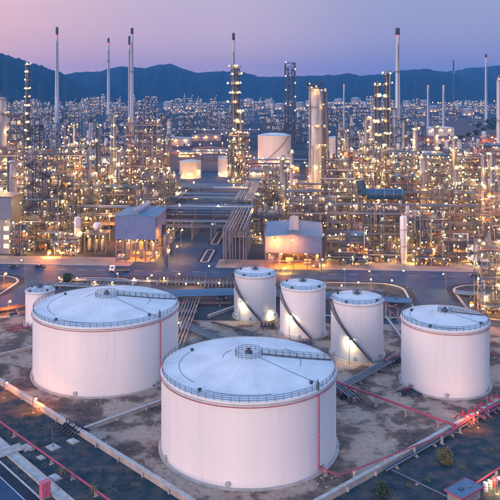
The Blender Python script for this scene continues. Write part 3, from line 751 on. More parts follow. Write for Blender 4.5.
# ------------------------------------------------------------------ sheds
def shed(label, p, rz, w, d, zb, ze, m_wall='shed_wall', lampm='lamp_orange'):
    """open-legged shed: wall skirts hung high on steel legs, low gable roof with a ridge monitor running back"""
    t = thing('process_shed', label, 'shed', p, rz, 'blue roofed sheds beside the main road'); ap = w * .045
    nb = 4
    for k in range(nb + 1):
        for y in (0.2, d * .5, d - .2):
            bx('leg', t, (-w / 2 + .3 + (w - .6) * k / nb, y, zb / 2 + .2), (.55, .55, zb + .4), 'steel_light')
    for k in range(nb):
        x0 = -w / 2 + .3 + (w - .6) * k / nb; x1 = x0 + (w - .6) / nb
        bx('beam', t, ((x0 + x1) / 2, .2, zb * .52), (x1 - x0 - .5, .35, .45), 'steel_light')
        if k in (0, nb - 1): tb('brace', t, (x0 + .2, .2, .4), (x1 - .2, .2, zb * .5), .16, 'steel_light'); tb('brace', t, (x1 - .2, .2, zb * .55), (x0 + .2, .2, zb), .16, 'steel_light')
    for y0, y1 in ((.2, d * .5), (d * .5, d - .2)):
        tb('brace', t, (w / 2 - .3, y0, .4), (w / 2 - .3, y1, zb), .16, 'steel_light'); tb('brace', t, (-w / 2 + .3, y0, zb), (-w / 2 + .3, y1, .4), .16, 'steel_light')
    # corrugated wall sheets, each its own panel
    def wall_sheet(name, a, b_, top_a, top_b):
        a, b_ = Vector(a), Vector(b_); dd = b_ - a; L = dd.length; dd.normalize(); nn = Vector((dd.y, -dd.x, 0)); m = MB(); k = max(2, int(L / .5)); pts = []
        for i in range(k + 1): pts.append((a + dd * L * i / k + nn * (.07 if i % 2 else 0), top_a + (top_b - top_a) * i / k))
        for i in range(k): m.quad((*pts[i][0][:2], zb), (*pts[i + 1][0][:2], zb), (*pts[i + 1][0][:2], pts[i + 1][1]), (*pts[i][0][:2], pts[i][1]))
        return m.build(name, m_wall, t)
    for k in range(6):
        f0, f1 = k / 6, (k + 1) / 6; hz_ = lambda f: ze + ap * (1 - abs(2 * f - 1))
        wall_sheet('wall_sheet', (-w / 2 + w * f0 + .02, -.1, 0), (-w / 2 + w * f1 - .02, -.1, 0), hz_(f0), hz_(f1))
        wall_sheet('wall_sheet', (w / 2 + .1, d * f0 + .02, 0), (w / 2 + .1, d * f1 - .02, 0), ze, ze); wall_sheet('wall_sheet', (-w / 2 - .1, d * f1 - .02, 0), (-w / 2 - .1, d * f0 + .02, 0), ze, ze)
        wall_sheet('wall_sheet', (w / 2 - w * f0 - .02, d + .1, 0), (w / 2 - w * f1 + .02, d + .1, 0), hz_(1 - f0), hz_(1 - f1))
    for s in (-1, 1):
        for k in range(6):
            y0, y1 = -.5 + (d + 1) * k / 6 + .03, -.5 + (d + 1) * (k + 1) / 6 - .03
            m = MB(); ee = [Vector((s * (w / 2 + .5), y0, ze - .02)), Vector((s * (w / 2 + .5), y1, ze - .02)), Vector((0, y1, ze + ap + .12)), Vector((0, y0, ze + ap + .12))]
            if s < 0: ee = ee[::-1]
            m.quad(*ee); m.quad(*[e - Vector((0, 0, .12)) for e in ee[::-1]])
            for i in range(4): m.quad(ee[i] - Vector((0, 0, .12)), ee[(i + 1) % 4] - Vector((0, 0, .12)), ee[(i + 1) % 4], ee[i])
            m.build('roof_sheet', 'shed_roof', t)
    for s in (-1, 1):
        tb('gutter', t, (s * (w / 2 + .62), -.5, ze - .1), (s * (w / 2 + .62), d + .5, ze - .1), .16, 'steel')
        for y in (.4, d - .4): tb('downpipe', t, (s * (w / 2 + .5), y, zb * .2), (s * (w / 2 + .5), y, ze - .2), .10, 'steel')
    mw, mh = w * .17, 2.3
    mo = MB(); pr = [(-mw / 2, ze + ap * .7), (-mw / 2, ze + ap + mh * .75), (0, ze + ap + mh), (mw / 2, ze + ap + mh * .75), (mw / 2, ze + ap * .7)]
    i = len(pr); mo.v = [(x, -.25, z) for x, z in pr] + [(x, d + .25, z) for x, z in pr]
    mo.f = [tuple(range(i)), tuple(reversed(range(i, 2 * i)))] + [(k + i, k + 1 + i, k + 1, k) for k in range(i - 1)]; mo.sm = [False] * len(mo.f)
    mo.build('ridge_monitor', 'blue_pipe', t)
    rnd = random.Random(int(p[0])); dk = bx('floor', t, (0, d / 2, .12), (w - 1.5, d - 1, .2), 'apron')
    for k in range(6):                                   # machinery standing inside, bolted to the shed's slab
        x = -w / 2 + 2.2 + (w - 4.4) * k / 5; y = rnd.uniform(2.5, d * .45); r_ = rnd.uniform(.7, 1.3)
        if k % 2: tb('vessel', t, (x, y, .2), (x, y, zb * rnd.uniform(.5, .85)), r_, 'clad', 'drum')
        else: tb('vessel', t, (x - 1.8, y, 2), (x + 1.8, y, 2), r_, 'old_white', 'drum'); bx('saddle', t, (x, y, .6), (2, .8, 1), 'concrete')
    for k in range(5):
        lamp(t, (-w / 2 + 2 + (w - 4) * k / 4, 1.6 + 2 * (k % 2), zb - 1.0), lampm, .30)
    for y in (6, d - 5): lamp(t, (0, y, zb - .8), lampm, .3)
    return t
S1 = shed('blue shed on steel legs with blank wall, left of the plant road', uv(*to_uv(gp(135.5, 262))), GA, 20, 27, 11, 22.3)
S2 = shed('blue shed lit orange, standing right behind the small tanks', uv(*to_uv(gp(293.5, 270))), GA, 26.5, 38, 8, 15.5)
def wall_lamp(label, p, h, m, r, rz=0.0):
    return pole_lamp(label, p, h, .4, rz, m, r, 'sodium lamps by the sheds')
wall_lamp('sodium lamp at the right side wall of the left blue shed', uv(-41.5, 18), 15, 'lamp_orange', .62, PI / 2)
u2, v2 = to_uv(gp(293.5, 270))
wall_lamp('tall sodium lamp before the left front corner of the right blue shed', uv(u2 - 9, v2 - 5), 15.5, 'lamp_orange', .62)
wall_lamp('tall sodium lamp before the middle of the right blue shed', uv(u2 - 1, v2 - 5), 15.5, 'lamp_orange', .42)
wall_lamp('sodium lamp left of the left blue shed over the pipe rack', gp(109, 246), 17, 'lamp_orange', .8)
wall_lamp('sodium lamp on the apron under the stair tower', gp(48, 258), 3.4, 'lamp_orange', .8)
wall_lamp('sodium lamp standing before the front of the right blue shed', uv(*to_uv(gp(283, 274))), 3.2, 'lamp_orange', .5)
wall_lamp('tall sodium lamp over the racks at the right edge', gp(488, 262), 33, 'lamp_orange', .85)
wall_lamp('sodium lamp beside the plant road at its left kerb', gp(176, 262), 8, 'lamp_orange', .4)
wall_lamp('sodium lamp between plant road and left pipe towers', gp(181, 246), 9, 'lamp_orange', .4)

# ------------------------------------------------------------------ process structures
PM = ['steel', 'steel_light', 'clad', 'clad', 'steel', 'rust', 'blue_pipe', 'old_white']
def pick_lamp(rnd): return rnd.choice(['lamp_warm', 'lamp_warm', 'lamp_warm', 'lamp_white', 'lamp_warm', 'lamp_warm', 'lamp_warm', 'lamp_orange'] if rnd.random() < .5 else ['lamp_warm', 'lamp_white'])
def unit(label, p, w, d, levels, lh, seed, stairs=False, dens=1.0, coolers=False, group='open steel process structures', name='process_structure', fm='steel', rz=GA, lit=1.0, lampr=.29, skip_ground=False, cat='steel structure', deckm='steel_dark'):
    rnd = random.Random(seed)
    t = thing(name, label, cat, (p[0], p[1], 0), rz, group)
    nx = max(1, round(w / 6.5)); ny = max(1, round(d / 8)); top = levels * lh; pt = .42
    xs = [-w / 2 + w * i / nx for i in range(nx + 1)]; ys = [d * j / ny for j in range(ny + 1)]
    for i, x in enumerate(xs):
        for j, y in enumerate(ys):
            hh = top + (rnd.choice([0, 0, 2.2, lh * .6]))
            bx('post', t, (x, y, hh / 2), (pt, pt, hh), fm)
    for L in range(1, levels + 1):
        z = L * lh; b = MB()
        for y in ys: b.box((0, y, z - .22), (w - pt - .02, .3, .44))
        for i, x in enumerate(xs):
            for j in range(ny): b.box((x, (ys[j] + ys[j + 1]) / 2, z - .3), (.28, ys[1] - ys[0] - pt - .02, .4))
        b.build('floor_frame', fm, t)
        x0, x1 = -w / 2, w / 2
        if rnd.random() < .5 and L < levels:
            if rnd.random() < .5: x1 = xs[max(1, nx - 1)] if nx > 1 else x1
            else: x0 = xs[1] if nx > 1 else x0
        dk = bx('deck', t, ((x0 + x1) / 2, d / 2, z + .06), (x1 - x0 - .1, d - .1, .1), deckm)
        b = MB()
        for (a, q) in (((x0, 0, z + .1), (x1, 0, z + .1)), ((x1, 0, z + .1), (x1, d, z + .1)), ((x0, 0, z + .1), (x0, d, z + .1))): rail_line(b, a, q, 1.15, 2.4, .05)
        b.build('railing', 'steel_light' if rnd.random() < .6 else 'rail_dark', t)
    for k in range(int((nx + ny) * levels * .5)):
        L = rnd.randrange(levels)
        if rnd.random() < .6:
            i = rnd.randrange(nx); a, q = (xs[i], -.05, L * lh), (xs[i + 1], -.05, (L + 1) * lh)
        else:
            j = rnd.randrange(ny); s = rnd.choice((0, nx)); a, q = (xs[s], ys[j], L * lh), (xs[s], ys[j + 1], (L + 1) * lh)
        if rnd.random() < .5: a, q = (a[0], a[1], q[2]), (q[0], q[1], a[2])
        tb('brace', t, a, q, .13, fm)
    # vessels, exchangers, pumps
    for L in range(0, levels + 1):
        z = L * lh + .12
        if skip_ground and L == 0: continue
        k = 0; x = -w / 2 + 1.2
        while x < w / 2 - 1.5:
            r_ = rnd.uniform(.55, 1.25); kind = rnd.random(); y = rnd.uniform(1.2, max(1.4, d * .5)); mm = rnd.choice(['clad', 'old_white', 'steel_light', 'clad', 'rust', 'steel'])
            if kind < .36 * dens:
                Lh = rnd.uniform(2.5, min(6, lh * 1.1)); v = tb('vertical_vessel', t, (x + r_, y, z), (x + r_, y, z + min(Lh, lh * .85 if L < levels else 9)), r_, mm, 'drum')
                x += 2 * r_ + rnd.uniform(.4, 1.6)
            elif kind < .66 * dens:
                Ld = rnd.uniform(3, 6.5); Ld = min(Ld, w / 2 - .3 - x)
                if Ld > 1.5:
                    v = tb('drum', t, (x, y, z + r_ + .5), (x + Ld, y, z + r_ + .5), r_, mm, 'drum'); bx('saddle', t, (x + Ld * .25, y, z + .35), (.3, r_ * 1.5, .8), 'concrete'); bx('saddle', t, (x + Ld * .75, y, z + .35), (.3, r_ * 1.5, .8), 'concrete')
                x += max(Ld, 1) + rnd.uniform(.4, 1.4)
            elif kind < .8 * dens:
                sz = (rnd.uniform(1, 2.4), rnd.uniform(.8, 2), rnd.uniform(.8, 2.2)); bx('equipment_box', t, (x + sz[0] / 2, y, z + sz[2] / 2), sz, rnd.choice(['wall_grey', 'wall_blue', 'blue_dark', 'old_white'])); x += sz[0] + rnd.uniform(.4, 1.5)
            else: x += rnd.uniform(1.5, 3.5)
    # pipes: vertical risers joined to horizontal runs
    for k in range(int(w * levels * .30 * dens)):
        x = rnd.uniform(-w / 2, w / 2); y = rnd.uniform(-.9, .6); r_ = rnd.choice([.1, .14, .18, .25, .35]); z0 = rnd.uniform(.3, top * .7); z1 = z0 + rnd.uniform(2, lh * 2.5); x2 = max(-w / 2, min(w / 2, x + rnd.uniform(-9, 9)))
        kind = rnd.random()
        if kind < .34: z1 = min(top + 2, z0 + lh * rnd.uniform(2, 5)); pts = [(x, d * .4, z0), (x, y, z0), (x, y, z1), (x, d * .5, z1)]
        elif kind < .55: pts = [(x, y, z0), (x, y, z1), (x2, y, z1)]
        elif kind < .75: pts = [(x, y, z0), (x, y, z1), (x, d * rnd.uniform(.3, 1), z1)]
        else: pts = [(x, y, z1), (x2, y, z1), (x2, y, z0), (x2, d * .6, z0)]
        MB().path(pts, r_, 6).build('pipe', rnd.choice(PM), t)
    for L in range(1, levels + 1):                        # pipe runs along each floor edge
        for k in range(rnd.randrange(0, 3)):
            r_ = rnd.choice([.14, .2, .28, .4]); z = L * lh - .5 - rnd.random() * 1.2; y = -.5 - .5 * k
            tb('pipe', t, (-w / 2 - rnd.uniform(0, 2), y, z), (w / 2 + rnd.uniform(0, 2), y, z), r_, rnd.choice(PM))
    for L in range(0, levels + 1):
        z = L * lh
        for x in xs:
            if rnd.random() < .80 * lit:
                lamp(t, (x + rnd.uniform(-1.8, 1.8), rnd.choice((-.35, .3, d * .35)), z + rnd.uniform(1.9, lh * .75)), pick_lamp(rnd), lampr * rnd.choice([.45, .6, .75, .9, 1.0, 1.35]))
        for q_ in range(2 if rnd.random() < .7 * lit else 1): lamp(t, (rnd.uniform(-w / 2, w / 2), d * rnd.uniform(.4, .9), z + 2.4), pick_lamp(rnd), lampr)
    if stairs:
        xa, xb = stairs
        for L in range(levels):
            a, q = ((xa, -1.5, L * lh), (xb, -1.5, (L + 1) * lh)) if L % 2 == 0 else ((xb, -1.5, L * lh), (xa, -1.5, (L + 1) * lh))
            a, q = Vector(a), Vector(q); b = MB(); sd_ = Vector((0, .55, 0))
            for s in (-1, 1): b.tube(a + sd_ * s, q + sd_ * s, .2, 4)
            for k in range(12): c = a.lerp(q, (k + .5) / 12); b.box(c, (.45, 1.1, .06))
            st = b.build('stair_flight', 'steel_dark', t); b = MB()
            for s in (-1, 1): rail_line(b, a + sd_ * s, q + sd_ * s, 1.1, 1.6, .05)
            b.build('handrail', 'steel', st)
            bx('landing', t, (q.x, -1.5, q.z + .04), (1.8, 1.9, .12), 'steel_dark')
    if coolers:
        n = int(w / 7)
        for k in range(n):
            x = -w / 2 + w * (k + .5) / n; z = top
            h_ = MB().box((x, d / 2, z + 3.0), (w / n - .5, d * .8, 1.0))
            c = h_.build('cooler_bay', 'blue_dark', t)
            MB().lathe([(2.3, 0), (2.5, 1.1), (2.3, 1.1), (2.2, 0)], 16, (x, d / 2, z + 3.5)).build('fan_ring', 'blue_pipe', c)
            for sx in (-1, 1):
                for sy in (0, 1): bx('cooler_leg', t, (x + sx * (w / n / 2 - .5), d * (.12 + .76 * sy), z + 1.3), (.25, .25, 2.5), fm)
    return t

# ------------------------------------------------------------------ columns and stacks
def column(label, p, h, r, seed, m='clad', plats=None, lampr=.34, group='process columns', skirt=True, top_frame=False, over=True, rz=0.0, frame=False, dense=1):
    rnd = random.Random(seed); t = thing('process_column', label, 'column', (p[0], p[1], 0), rz, group)
    b = MB(); prof = [(r * 1.06, 0), (r * 1.0, 3.0), (r, h - r), (r * .92, h - r * .55), (r * .68, h - r * .22), (r * .35, h - .05 * r), (.001, h)]
    b.lathe(prof, 20, smooth=True); sh = b.build('shell', m, t); k = 7.0
    while k < h - r: MB().lathe([(r, -.12), (r + .06, -.12), (r + .06, .12), (r, .12)], 20, (0, 0, k), smooth=False).build('stiffening_ring', m, sh); k += 7.3
    n = plats or max(2, int(h / 9)); zs = [h * (i + 1) / n - (1.2 if i == n - 1 else 0) for i in range(n)]
    for i, z in enumerate(zs):
        a0 = rnd.uniform(0, 2 * PI) if dense == 1 else 0; a1 = a0 + (2 * PI if (dense > 1 or i == n - 1) else rnd.uniform(3.2, 5)); ro = r + (1.6 if dense < 3 else rnd.choice([1.4, 2.2, 3.0, 3.6]))
        b = MB(); seg = 20; b.lathe([(r + .03, z - .12), (ro, z - .12), (ro, z), (r + .03, z)], seg, a0=a0, a1=a1, smooth=False)
        pl = b.build('platform', 'steel', t); b = MB(); rail_ring(b, ro - .05, z, 1.15, a0, a1, 1.6, .055, 2, 20); b.build('railing', 'steel_light', pl)
        for k in range(rnd.randrange(1, 3) + dense - 1):
            a = (-PI / 2 + rnd.uniform(-1.3, 1.3)); lamp(t, ((ro + .1) * math.cos(a), (ro + .1) * math.sin(a), z + rnd.uniform(1.3, 2.3)), pick_lamp(rnd), lampr * rnd.uniform(.8, 1.2))
    b = MB(); a = rnd.uniform(-2.4, -.7); x, y = (r + .5) * math.cos(a), (r + .5) * math.sin(a)
    for s in (-.25, .25): b.tube((x + s, y, 0), (x + s, y, h - 1), .06, 4)
    b.build('ladder', 'steel_light', t)
    if over:
        a = rnd.uniform(-2.6, -.4); rr_ = min(r * .28, .5); x, y = (r + rr_ + .4) * math.cos(a), (r + rr_ + .4) * math.sin(a)
        MB().path([(0, 0, h - .2), (0, 0, h + 1.4), (x, y, h + 1.4), (x, y, h * rnd.uniform(.05, .4))], rr_, 8).build('vapour_pipe', rnd.choice(['clad', 'steel_light', 'steel']), t)
        a += .5; x, y = (r + .4) * math.cos(a), (r + .4) * math.sin(a); tb('pipe', t, (x, y, 1), (x, y, h * rnd.uniform(.5, .9)), .14, 'steel')
    if top_frame:
        b = MB()
        for sx in (-1, 1):
            for sy in (-1, 1): b.box((sx * (r + 1), sy * (r + 1), h + 1.2), (.3, .3, 5))
        for z in (h - 1, h + 1.3, h + 3.5):
            for s in (-1, 1): b.box((0, s * (r + 1), z), (2 * r + 2.3, .3, .35)); b.box((s * (r + 1), 0, z), (.3, 2 * r + 1.7, .35))
        b.build('top_frame', 'steel_dark', t); bx('top_deck', t, (0, 0, h + 1.55), (2 * r + 4, 2 * r + 4, .15), 'steel_dark'); b = MB()
        for sgn in (-1, 1): rail_line(b, (-r - 2, sgn * (r + 2), h + 1.6), (r + 2, sgn * (r + 2), h + 1.6)); rail_line(b, (sgn * (r + 2), -r - 2, h + 1.6), (sgn * (r + 2), r + 2, h + 1.6))
        b.build('top_railing', 'steel_dark', t)
        for k in range(3): lamp(t, (rnd.uniform(-r - 1.5, r + 1.5), -r - 2, h + rnd.uniform(-2, 3)), 'lamp_warm', lampr)
    return t
def stack(label, px, ytop, d, r0, r1, tip, group='tall flare and boiler stacks', bands=(), m='stack_white', guyed=False):
    X = (px - 250) / FOC * d; h = CAM_H + (HOR - ytop) / FOC * d; tip *= .7
    t = thing('stack', label, 'chimney', (X, d, 0), 0, group); zt = h - tip; rt = r0 + (r1 - r0) * zt / h
    MB().lathe([(r0 * 1.3, 0), (r0 * 1.25, 3), (r0, 6), (rt, zt)], 20).build('shaft', m, t)
    if tip: MB().lathe([(rt * 1.02, zt), (rt * 1.12, zt + .5), (rt * 1.12, h - 1), (rt * 1.0, h), (rt * .8, h), (rt * .8, h - 3)], 20).build('tip', 'stack_tip', t)
    for f in bands:
        z = h * f; rr_ = r0 + (r1 - r0) * f; b = MB(); b.lathe([(rr_ + .05, z - .2), (rr_ + 1.6, z - .2), (rr_ + 1.6, z), (rr_ + .05, z)], 20, smooth=False); pl = b.build('platform', 'rust', t); b = MB(); rail_ring(b, rr_ + 1.5, z, 1.2, step=2, t=.09, rails=2, n=20); b.build('railing', 'rust', pl)
    b = MB(); b.box((0, -(r0 + r1) / 2 - .25, h * .45), (.7, .25, h * .85)); b.build('ladder', 'steel', t)
    lamp(t, (0, -rt - 1.0, h - tip - 1), 'lamp_red', d / 1300)
    return t

# ------------------------------------------------------------------ pipe racks
def pipe_rack(label, p, rz, L, w, levels, z0, lh, seed, pitch=8.0, m=None, n_pipes=6, group='pipe racks', fm='steel', lit=.5, drop=0, lampr=.3, r=(.14, .42)):
    """runs along local +x from p"""
    rnd = random.Random(seed); t = thing('pipe_rack', label, 'pipe rack', (p[0], p[1], 0), rz, group)
    n = max(1, int(L / pitch)); top = z0 + lh * (levels - 1)
    for k in range(n + 1):
        x = L * k / n
        for s in (-1, 1): bx('post', t, (x, s * w / 2, (top + .6) / 2), (.45, .45, top + .6), fm)
        for l_ in range(levels): bx('cross_beam', t, (x, 0, z0 + lh * l_ - .25), (.35, w - .5, .4), fm)
        if k < n and rnd.random() < .25:
            s = rnd.choice((-1, 1)); tb('brace', t, (x, s * w / 2, .3), (x + L / n, s * w / 2, z0), .12, fm)
        if rnd.random() < lit: lamp(t, (x + rnd.uniform(-2, 2), rnd.choice((-1, 1)) * w / 2, rnd.choice([z0 - 1.5, z0 + 1.5, top + 1.8])), pick_lamp(rnd), lampr * rnd.uniform(.8, 1.2))
    for l_ in range(levels):
        z = z0 + lh * l_
        for s in (-1, 1): bx('side_beam', t, (L / 2, s * w / 2, z + .3), (L, .28, .34), fm)
        y = -w / 2 + .6
        while y < w / 2 - .5:
            rr_ = rnd.uniform(*r); y += rr_
            a = rnd.uniform(-2, 1) if rnd.random() < .3 else -.5; e = L + (rnd.uniform(-.5, 2) if rnd.random() < .4 else .5)
            mm = m or rnd.choice(PM)
            if drop and l_ == levels - 1: MB().path([(-drop - y * .3, y, .3), (-drop - y * .3, y, z + .05 + rr_), (e, y, z + .05 + rr_)], rr_, 8).build('pipe', mm, t)
            else: tb('pipe', t, (a, y, z + .05 + rr_), (e, y, z + .05 + rr_), rr_, mm, 'tube')
            y += rr_ + (rnd.uniform(.15, .7) if not drop else rnd.uniform(.7, 1.5))
    return t

# ---- named pieces of the plant, left to right, just behind the road
P = gp
t = thing('boiler_house', 'tall blue-grey building with lit lower wall at the left edge', 'building', uv(*to_uv(P(-4, 254))), GA)
bx('upper_wall', t, (-4, 8, 23.5), (24, 16, 11), 'wall_blue'); bx('lower_wall', t, (-4, 8.4, 9), (22, 15, 18), 'wall_blue'); bx('roof', t, (-4, 8, 29.2), (25, 17, .5), 'blue_dark'); bx('stair_head', t, (-6, 8, 31), (6, 6, 3.2), 'wall_blue')
for k in range(5):
    for z in (4, 8.5, 13): 
        wd = bx('window', t, (-13.4 + k * 4.6, .86, z), (2.6, .12, 2.2), 'lit_window'); 
        bx('frame', wd, (0, -.3, 0), (.06, .8, 1.02), 'steel_dark')
for k in range(4): lamp(t, (-12 + k * 6, -1.6, 17.2), 'lamp_warm', .15)
unit('tall steel stair tower with zigzag flights at the left road edge', uv(*to_uv(P(41, 251))), 18, 12, 9, 5.6, 11, stairs=(-7.5, 3.5), dens=.8, name='stair_tower', cat='stair tower', group=None, lit=1.1)
unit('narrow steel frame close right of the zigzag stair tower', uv(*to_uv(P(64, 249))), 10, 12, 7, 5.2, 12, lit=1)
unit('pipe-filled steel frame behind the white upright vessel', uv(*to_uv(P(84, 240))), 16, 12, 6, 5, 13)
def vessel(label, p, h, r, m='tank_white', group='upright vessels by the road', legs=False):
    t = thing('upright_vessel', label, 'vessel', (p[0], p[1], 0), 0, group); z0 = 2.2
    MB().lathe([(r * .9, 0), (r * .9, z0), (r, z0 + .1), (r, h - r * .5), (r * .9, h - r * .25), (r * .6, h - .1 * r), (.001, h)], 20).build('shell', m, t)
    for z in (h * .35, h * .7):
        MB().lathe([(r + .01, z), (r + .06, z + .03), (r + .06, z + .2), (r + .01, z + .23)], 20).build('band', 'steel', t)
    MB().path([(0, 0, h - .2), (0, 0, h + 1), (r + .5, -.3, h + 1), (r + .5, -.3, h * .3)], .22, 7).build('pipe', 'steel_light', t)
    b = MB()
    for s in (-.22, .22): b.tube((s, -r - .25, .3), (s, -r - .25, h), .05, 4)
    b.build('ladder', 'steel', t); lamp(t, (r + .6, -.6, h * .55), 'lamp_warm', .32)
    return t
vessel('white upright vessel on the apron right of the stair tower', P(77.5, 251), 18, 1.7)
vessel('white upright column at the road edge below the dark blue duct', P(403.5, 263), 23, 1.75)
vessel('slim pale column beside the plant road\'s left racks', P(166, 268), 16, 1.0, 'clad')
t = thing('equipment_shelter', 'small shelter with dark blue roof left of the blue shed', 'shelter', uv(*to_uv(P(95, 253))), GA)
for x in (-5.5, 0, 5.5):
    for y in (.3, 8): bx('leg', t, (x, y, 5), (.45, .45, 10), 'steel_light')
bx('roof', t, (0, 4, 10.2), (12.5, 9.5, .35), 'blue_dark'); bx('beam', t, (0, .3, 9.6), (11.6, .4, .6), 'steel_light')
for k in range(3): tb('vessel', t, (-4 + 3.5 * k, 4, .3), (-4 + 3.5 * k, 4, 6.5), 1.0, 'clad', 'drum'); lamp(t, (-4 + 4 * k, 1, 8.6), 'lamp_warm', .3)
b = MB(); rail_line(b, (-6, -.5, 10.4), (6, -.5, 10.4)); b.build('railing', 'steel', t)
t = thing('spherical_vessel', 'white round vessel standing on the shelter\'s dark blue roof', 'vessel', uv(*to_uv(P(95, 253))) + Vector((0, 4.5, 10.38)), GA)
MB().lathe([(.001, .6), (1.1, .85), (1.85, 1.6), (2.2, 2.7), (1.85, 3.8), (1.1, 4.55), (.001, 4.8)], 18).build('shell', 'tank_white', t)
for a in range(4): tb('leg', t, (1.5 * math.cos(a * PI / 2), 1.5 * math.sin(a * PI / 2), 0), (1.5 * math.cos(a * PI / 2), 1.5 * math.sin(a * PI / 2), 2.0), .15, 'steel')
unit('low rack of dark blue air coolers behind the left blue shed', uv(*to_uv(P(124, 228))), 38, 10, 3, 7, 14, coolers=True, name='air_cooler_rack', cat='air cooler')
unit('second rack of dark blue air coolers, further back on the left', uv(*to_uv(P(106, 205))), 40, 10, 3, 6, 15, coolers=True, name='air_cooler_rack', cat='air cooler', dens=.8)
unit('five-storey lamp-lit steel tower block behind the left blue shed', uv(*to_uv(P(143.5, 206))), 26, 16, 8, 7.4, 16, dens=1.2, lit=1.3, fm='rust', lampr=.38)
unit('orange-lit pipe frame at the plant road\'s left side', uv(-62, 62), 11, 22, 5, 5, 17, lit=1.1)
unit('second pipe frame at the plant road\'s left side, further back', uv(-66, 100), 14, 24, 6, 5, 18)
unit('third pipe frame at the plant road\'s left side, farthest back', uv(-66, 140), 14, 24, 5, 5, 19)
unit('small lit pump frame right of the left blue shed', uv(-49, 30) + Vector((3, 0, 0)), 5, 16, 2, 5, 20, group=None)
# the racks over and along the plant road
BP = 'blue_pipe'
pipe_rack('broad blue pipe rack bridging the plant road, nearest one', uv(-68, 84), GA, 62, 7, 3, 9, 3.2, 31, 10, None, fm='blue_pipe', lit=.4)
pipe_rack('blue pipe rack bridging the plant road, second one', uv(-68, 108), GA, 62, 6, 2, 10, 3.2, 32, 10, BP, fm='blue_pipe', lit=.3)
pipe_rack('blue pipe rack bridging the plant road, third one', uv(-70, 150), GA, 66, 7, 2, 11, 3, 33, 10, BP, fm='blue_pipe', lit=.5)
pipe_rack('far pipe rack bridging the plant road near the white tanks', uv(-76, 205), GA, 84, 8, 2, 10, 3, 34, 10, BP, fm='blue_pipe', lit=.6)
pipe_rack('tall pipe rack along the plant road whose pipes bend down at its near end', uv(-9, 20), GA + PI / 2, 66, 11, 2, 12.5, 3.4, 35, 8, 'steel_light', fm='steel_light', drop=2.5, lit=.3, r=(.25, .45))
pipe_rack('tall pipe rack along the plant road, far stretch', uv(-12, 112), GA + PI / 2, 90, 11, 2, 12.5, 3.4, 36, 9, 'blue_pipe', fm='steel_light', lit=.4, r=(.25, .45))
pipe_rack('low grey pipe rack bridging the plant road before the nearest blue one', uv(-68, 70), GA, 62, 5, 2, 7.5, 3, 131, 10, None, fm='blue_pipe', lit=.5)
pipe_rack('blue pipe rack bridging the plant road between first and second', uv(-68, 97), GA, 62, 6, 3, 8, 3, 132, 10, None, fm='blue_pipe', lit=.4)
pipe_rack('blue pipe rack bridging the plant road between second and third', uv(-68, 128), GA, 62, 7, 3, 9, 3, 133, 10, None, fm='blue_pipe', lit=.5)
pipe_rack('blue pipe rack bridging the plant road behind the third', uv(-70, 178), GA, 66, 8, 3, 9, 3, 134, 10, None, fm='blue_pipe', lit=.6)
pipe_rack('pipe rack running along the plant road\'s left kerb', uv(-57, 66), GA + PI / 2, 120, 5, 3, 6, 4, 135, 9, None, fm='steel', lit=.6)
unit('lit pump frame under the pipe bridges, right of the plant road', uv(-8, 66), 9, 40, 2, 4.6, 136, lit=1.4, group=None)
t = thing('pipe_bridge_roof', 'pale blue roofed bridge over the plant road', 'bridge', uv(-24, 158), GA)
bx('roof', t, (0, 0, 17.5), (24, 7, .4), 'blue_pipe'); bx('side', t, (0, -3.4, 16), (24, .25, 2.4), 'steel_light')
for x in (-11.5, 0, 11.5): bx('post', t, (x, 3.2, 8.5), (.5, .5, 17), 'steel_light')
# centre and right front
unit('orange-lit steel frame left of the big twin grey column', uv(*to_uv(P(277, 207))), 22, 12, 5, 5.4, 41, fm='rust', lit=1.3, lampr=.36)
unit('low pump frame between pipe rack and right blue shed', uv(5, 66), 18, 18, 3, 5, 42)
unit('steel frame directly behind the right blue shed', uv(30, 72), 26, 14, 4, 5.5, 43)
unit('low yellow-lit frame just right of the right blue shed', uv(*to_uv(P(347, 266))), 20, 14, 2, 6, 44, lit=1.6, dens=1.1)
t = thing('horizontal_vessel', 'horizontal blue-grey vessel on the low yellow-lit frame', 'vessel', uv(*to_uv(P(355, 266))) + Vector((0, 3, 12.2)), GA)
tb('shell', t, (-5, 2, 2.0), (5, 2, 2.0), 1.6, 'blue_pipe', 'drum'); bx('saddle', t, (-3, 2, .4), (.4, 2.2, .9), 'steel'); bx('saddle', t, (3, 2, .4), (.4, 2.2, .9), 'steel'); MB().path([(1.5, 2, 3.4), (1.5, 2, 4.6), (4, 2, 4.6)], .2, 6).build('pipe', 'red_pipe', t)
unit('broad four-storey frame behind the white road-edge column', uv(*to_uv(P(386, 252))), 34, 12, 4, 5.2, 45, lit=1.1)
unit('frame right of the white road-edge column with pumps', uv(*to_uv(P(424, 260))), 20, 12, 4, 5.2, 46, lit=1.4)
unit('low frame at the road edge with round white drums', uv(*to_uv(P(465, 264))), 22, 8, 2, 5.4, 47, lit=1.0, dens=.7, skip_ground=True)
for k, (x, z) in enumerate(((474, 2.9), (474, 7.9), (483, 2.9), (483, 7.9))):
    q = uv(*to_uv(P(x, 264))) + Vector((0, -1.0, z))
    t = thing('white_drum', '%s %s white drum end on the low frame at the right road edge' % (('lower', 'upper')[k % 2], ('left', 'right')[k // 2]), 'drum', q, GA)
    tb('shell', t, (0, -1.2, 0), (0, 5, 0), 1.9, 'tank_white', 'drum'); bx('saddle', t, (0, .4, -2.05), (2.6, .4, 1.0), 'steel'); bx('saddle', t, (0, 3.4, -2.05), (2.6, .4, 1.0), 'steel')
unit('tall frame at the right edge behind the road', uv(*to_uv(P(496, 258))), 14, 12, 6, 5.6, 48, lit=1.3)
unit('low pump row at the road edge between yellow-lit frame and white column', uv(*to_uv(P(382, 263))), 18, 8, 1, 4.6, 141, lit=2.0, dens=1.2)
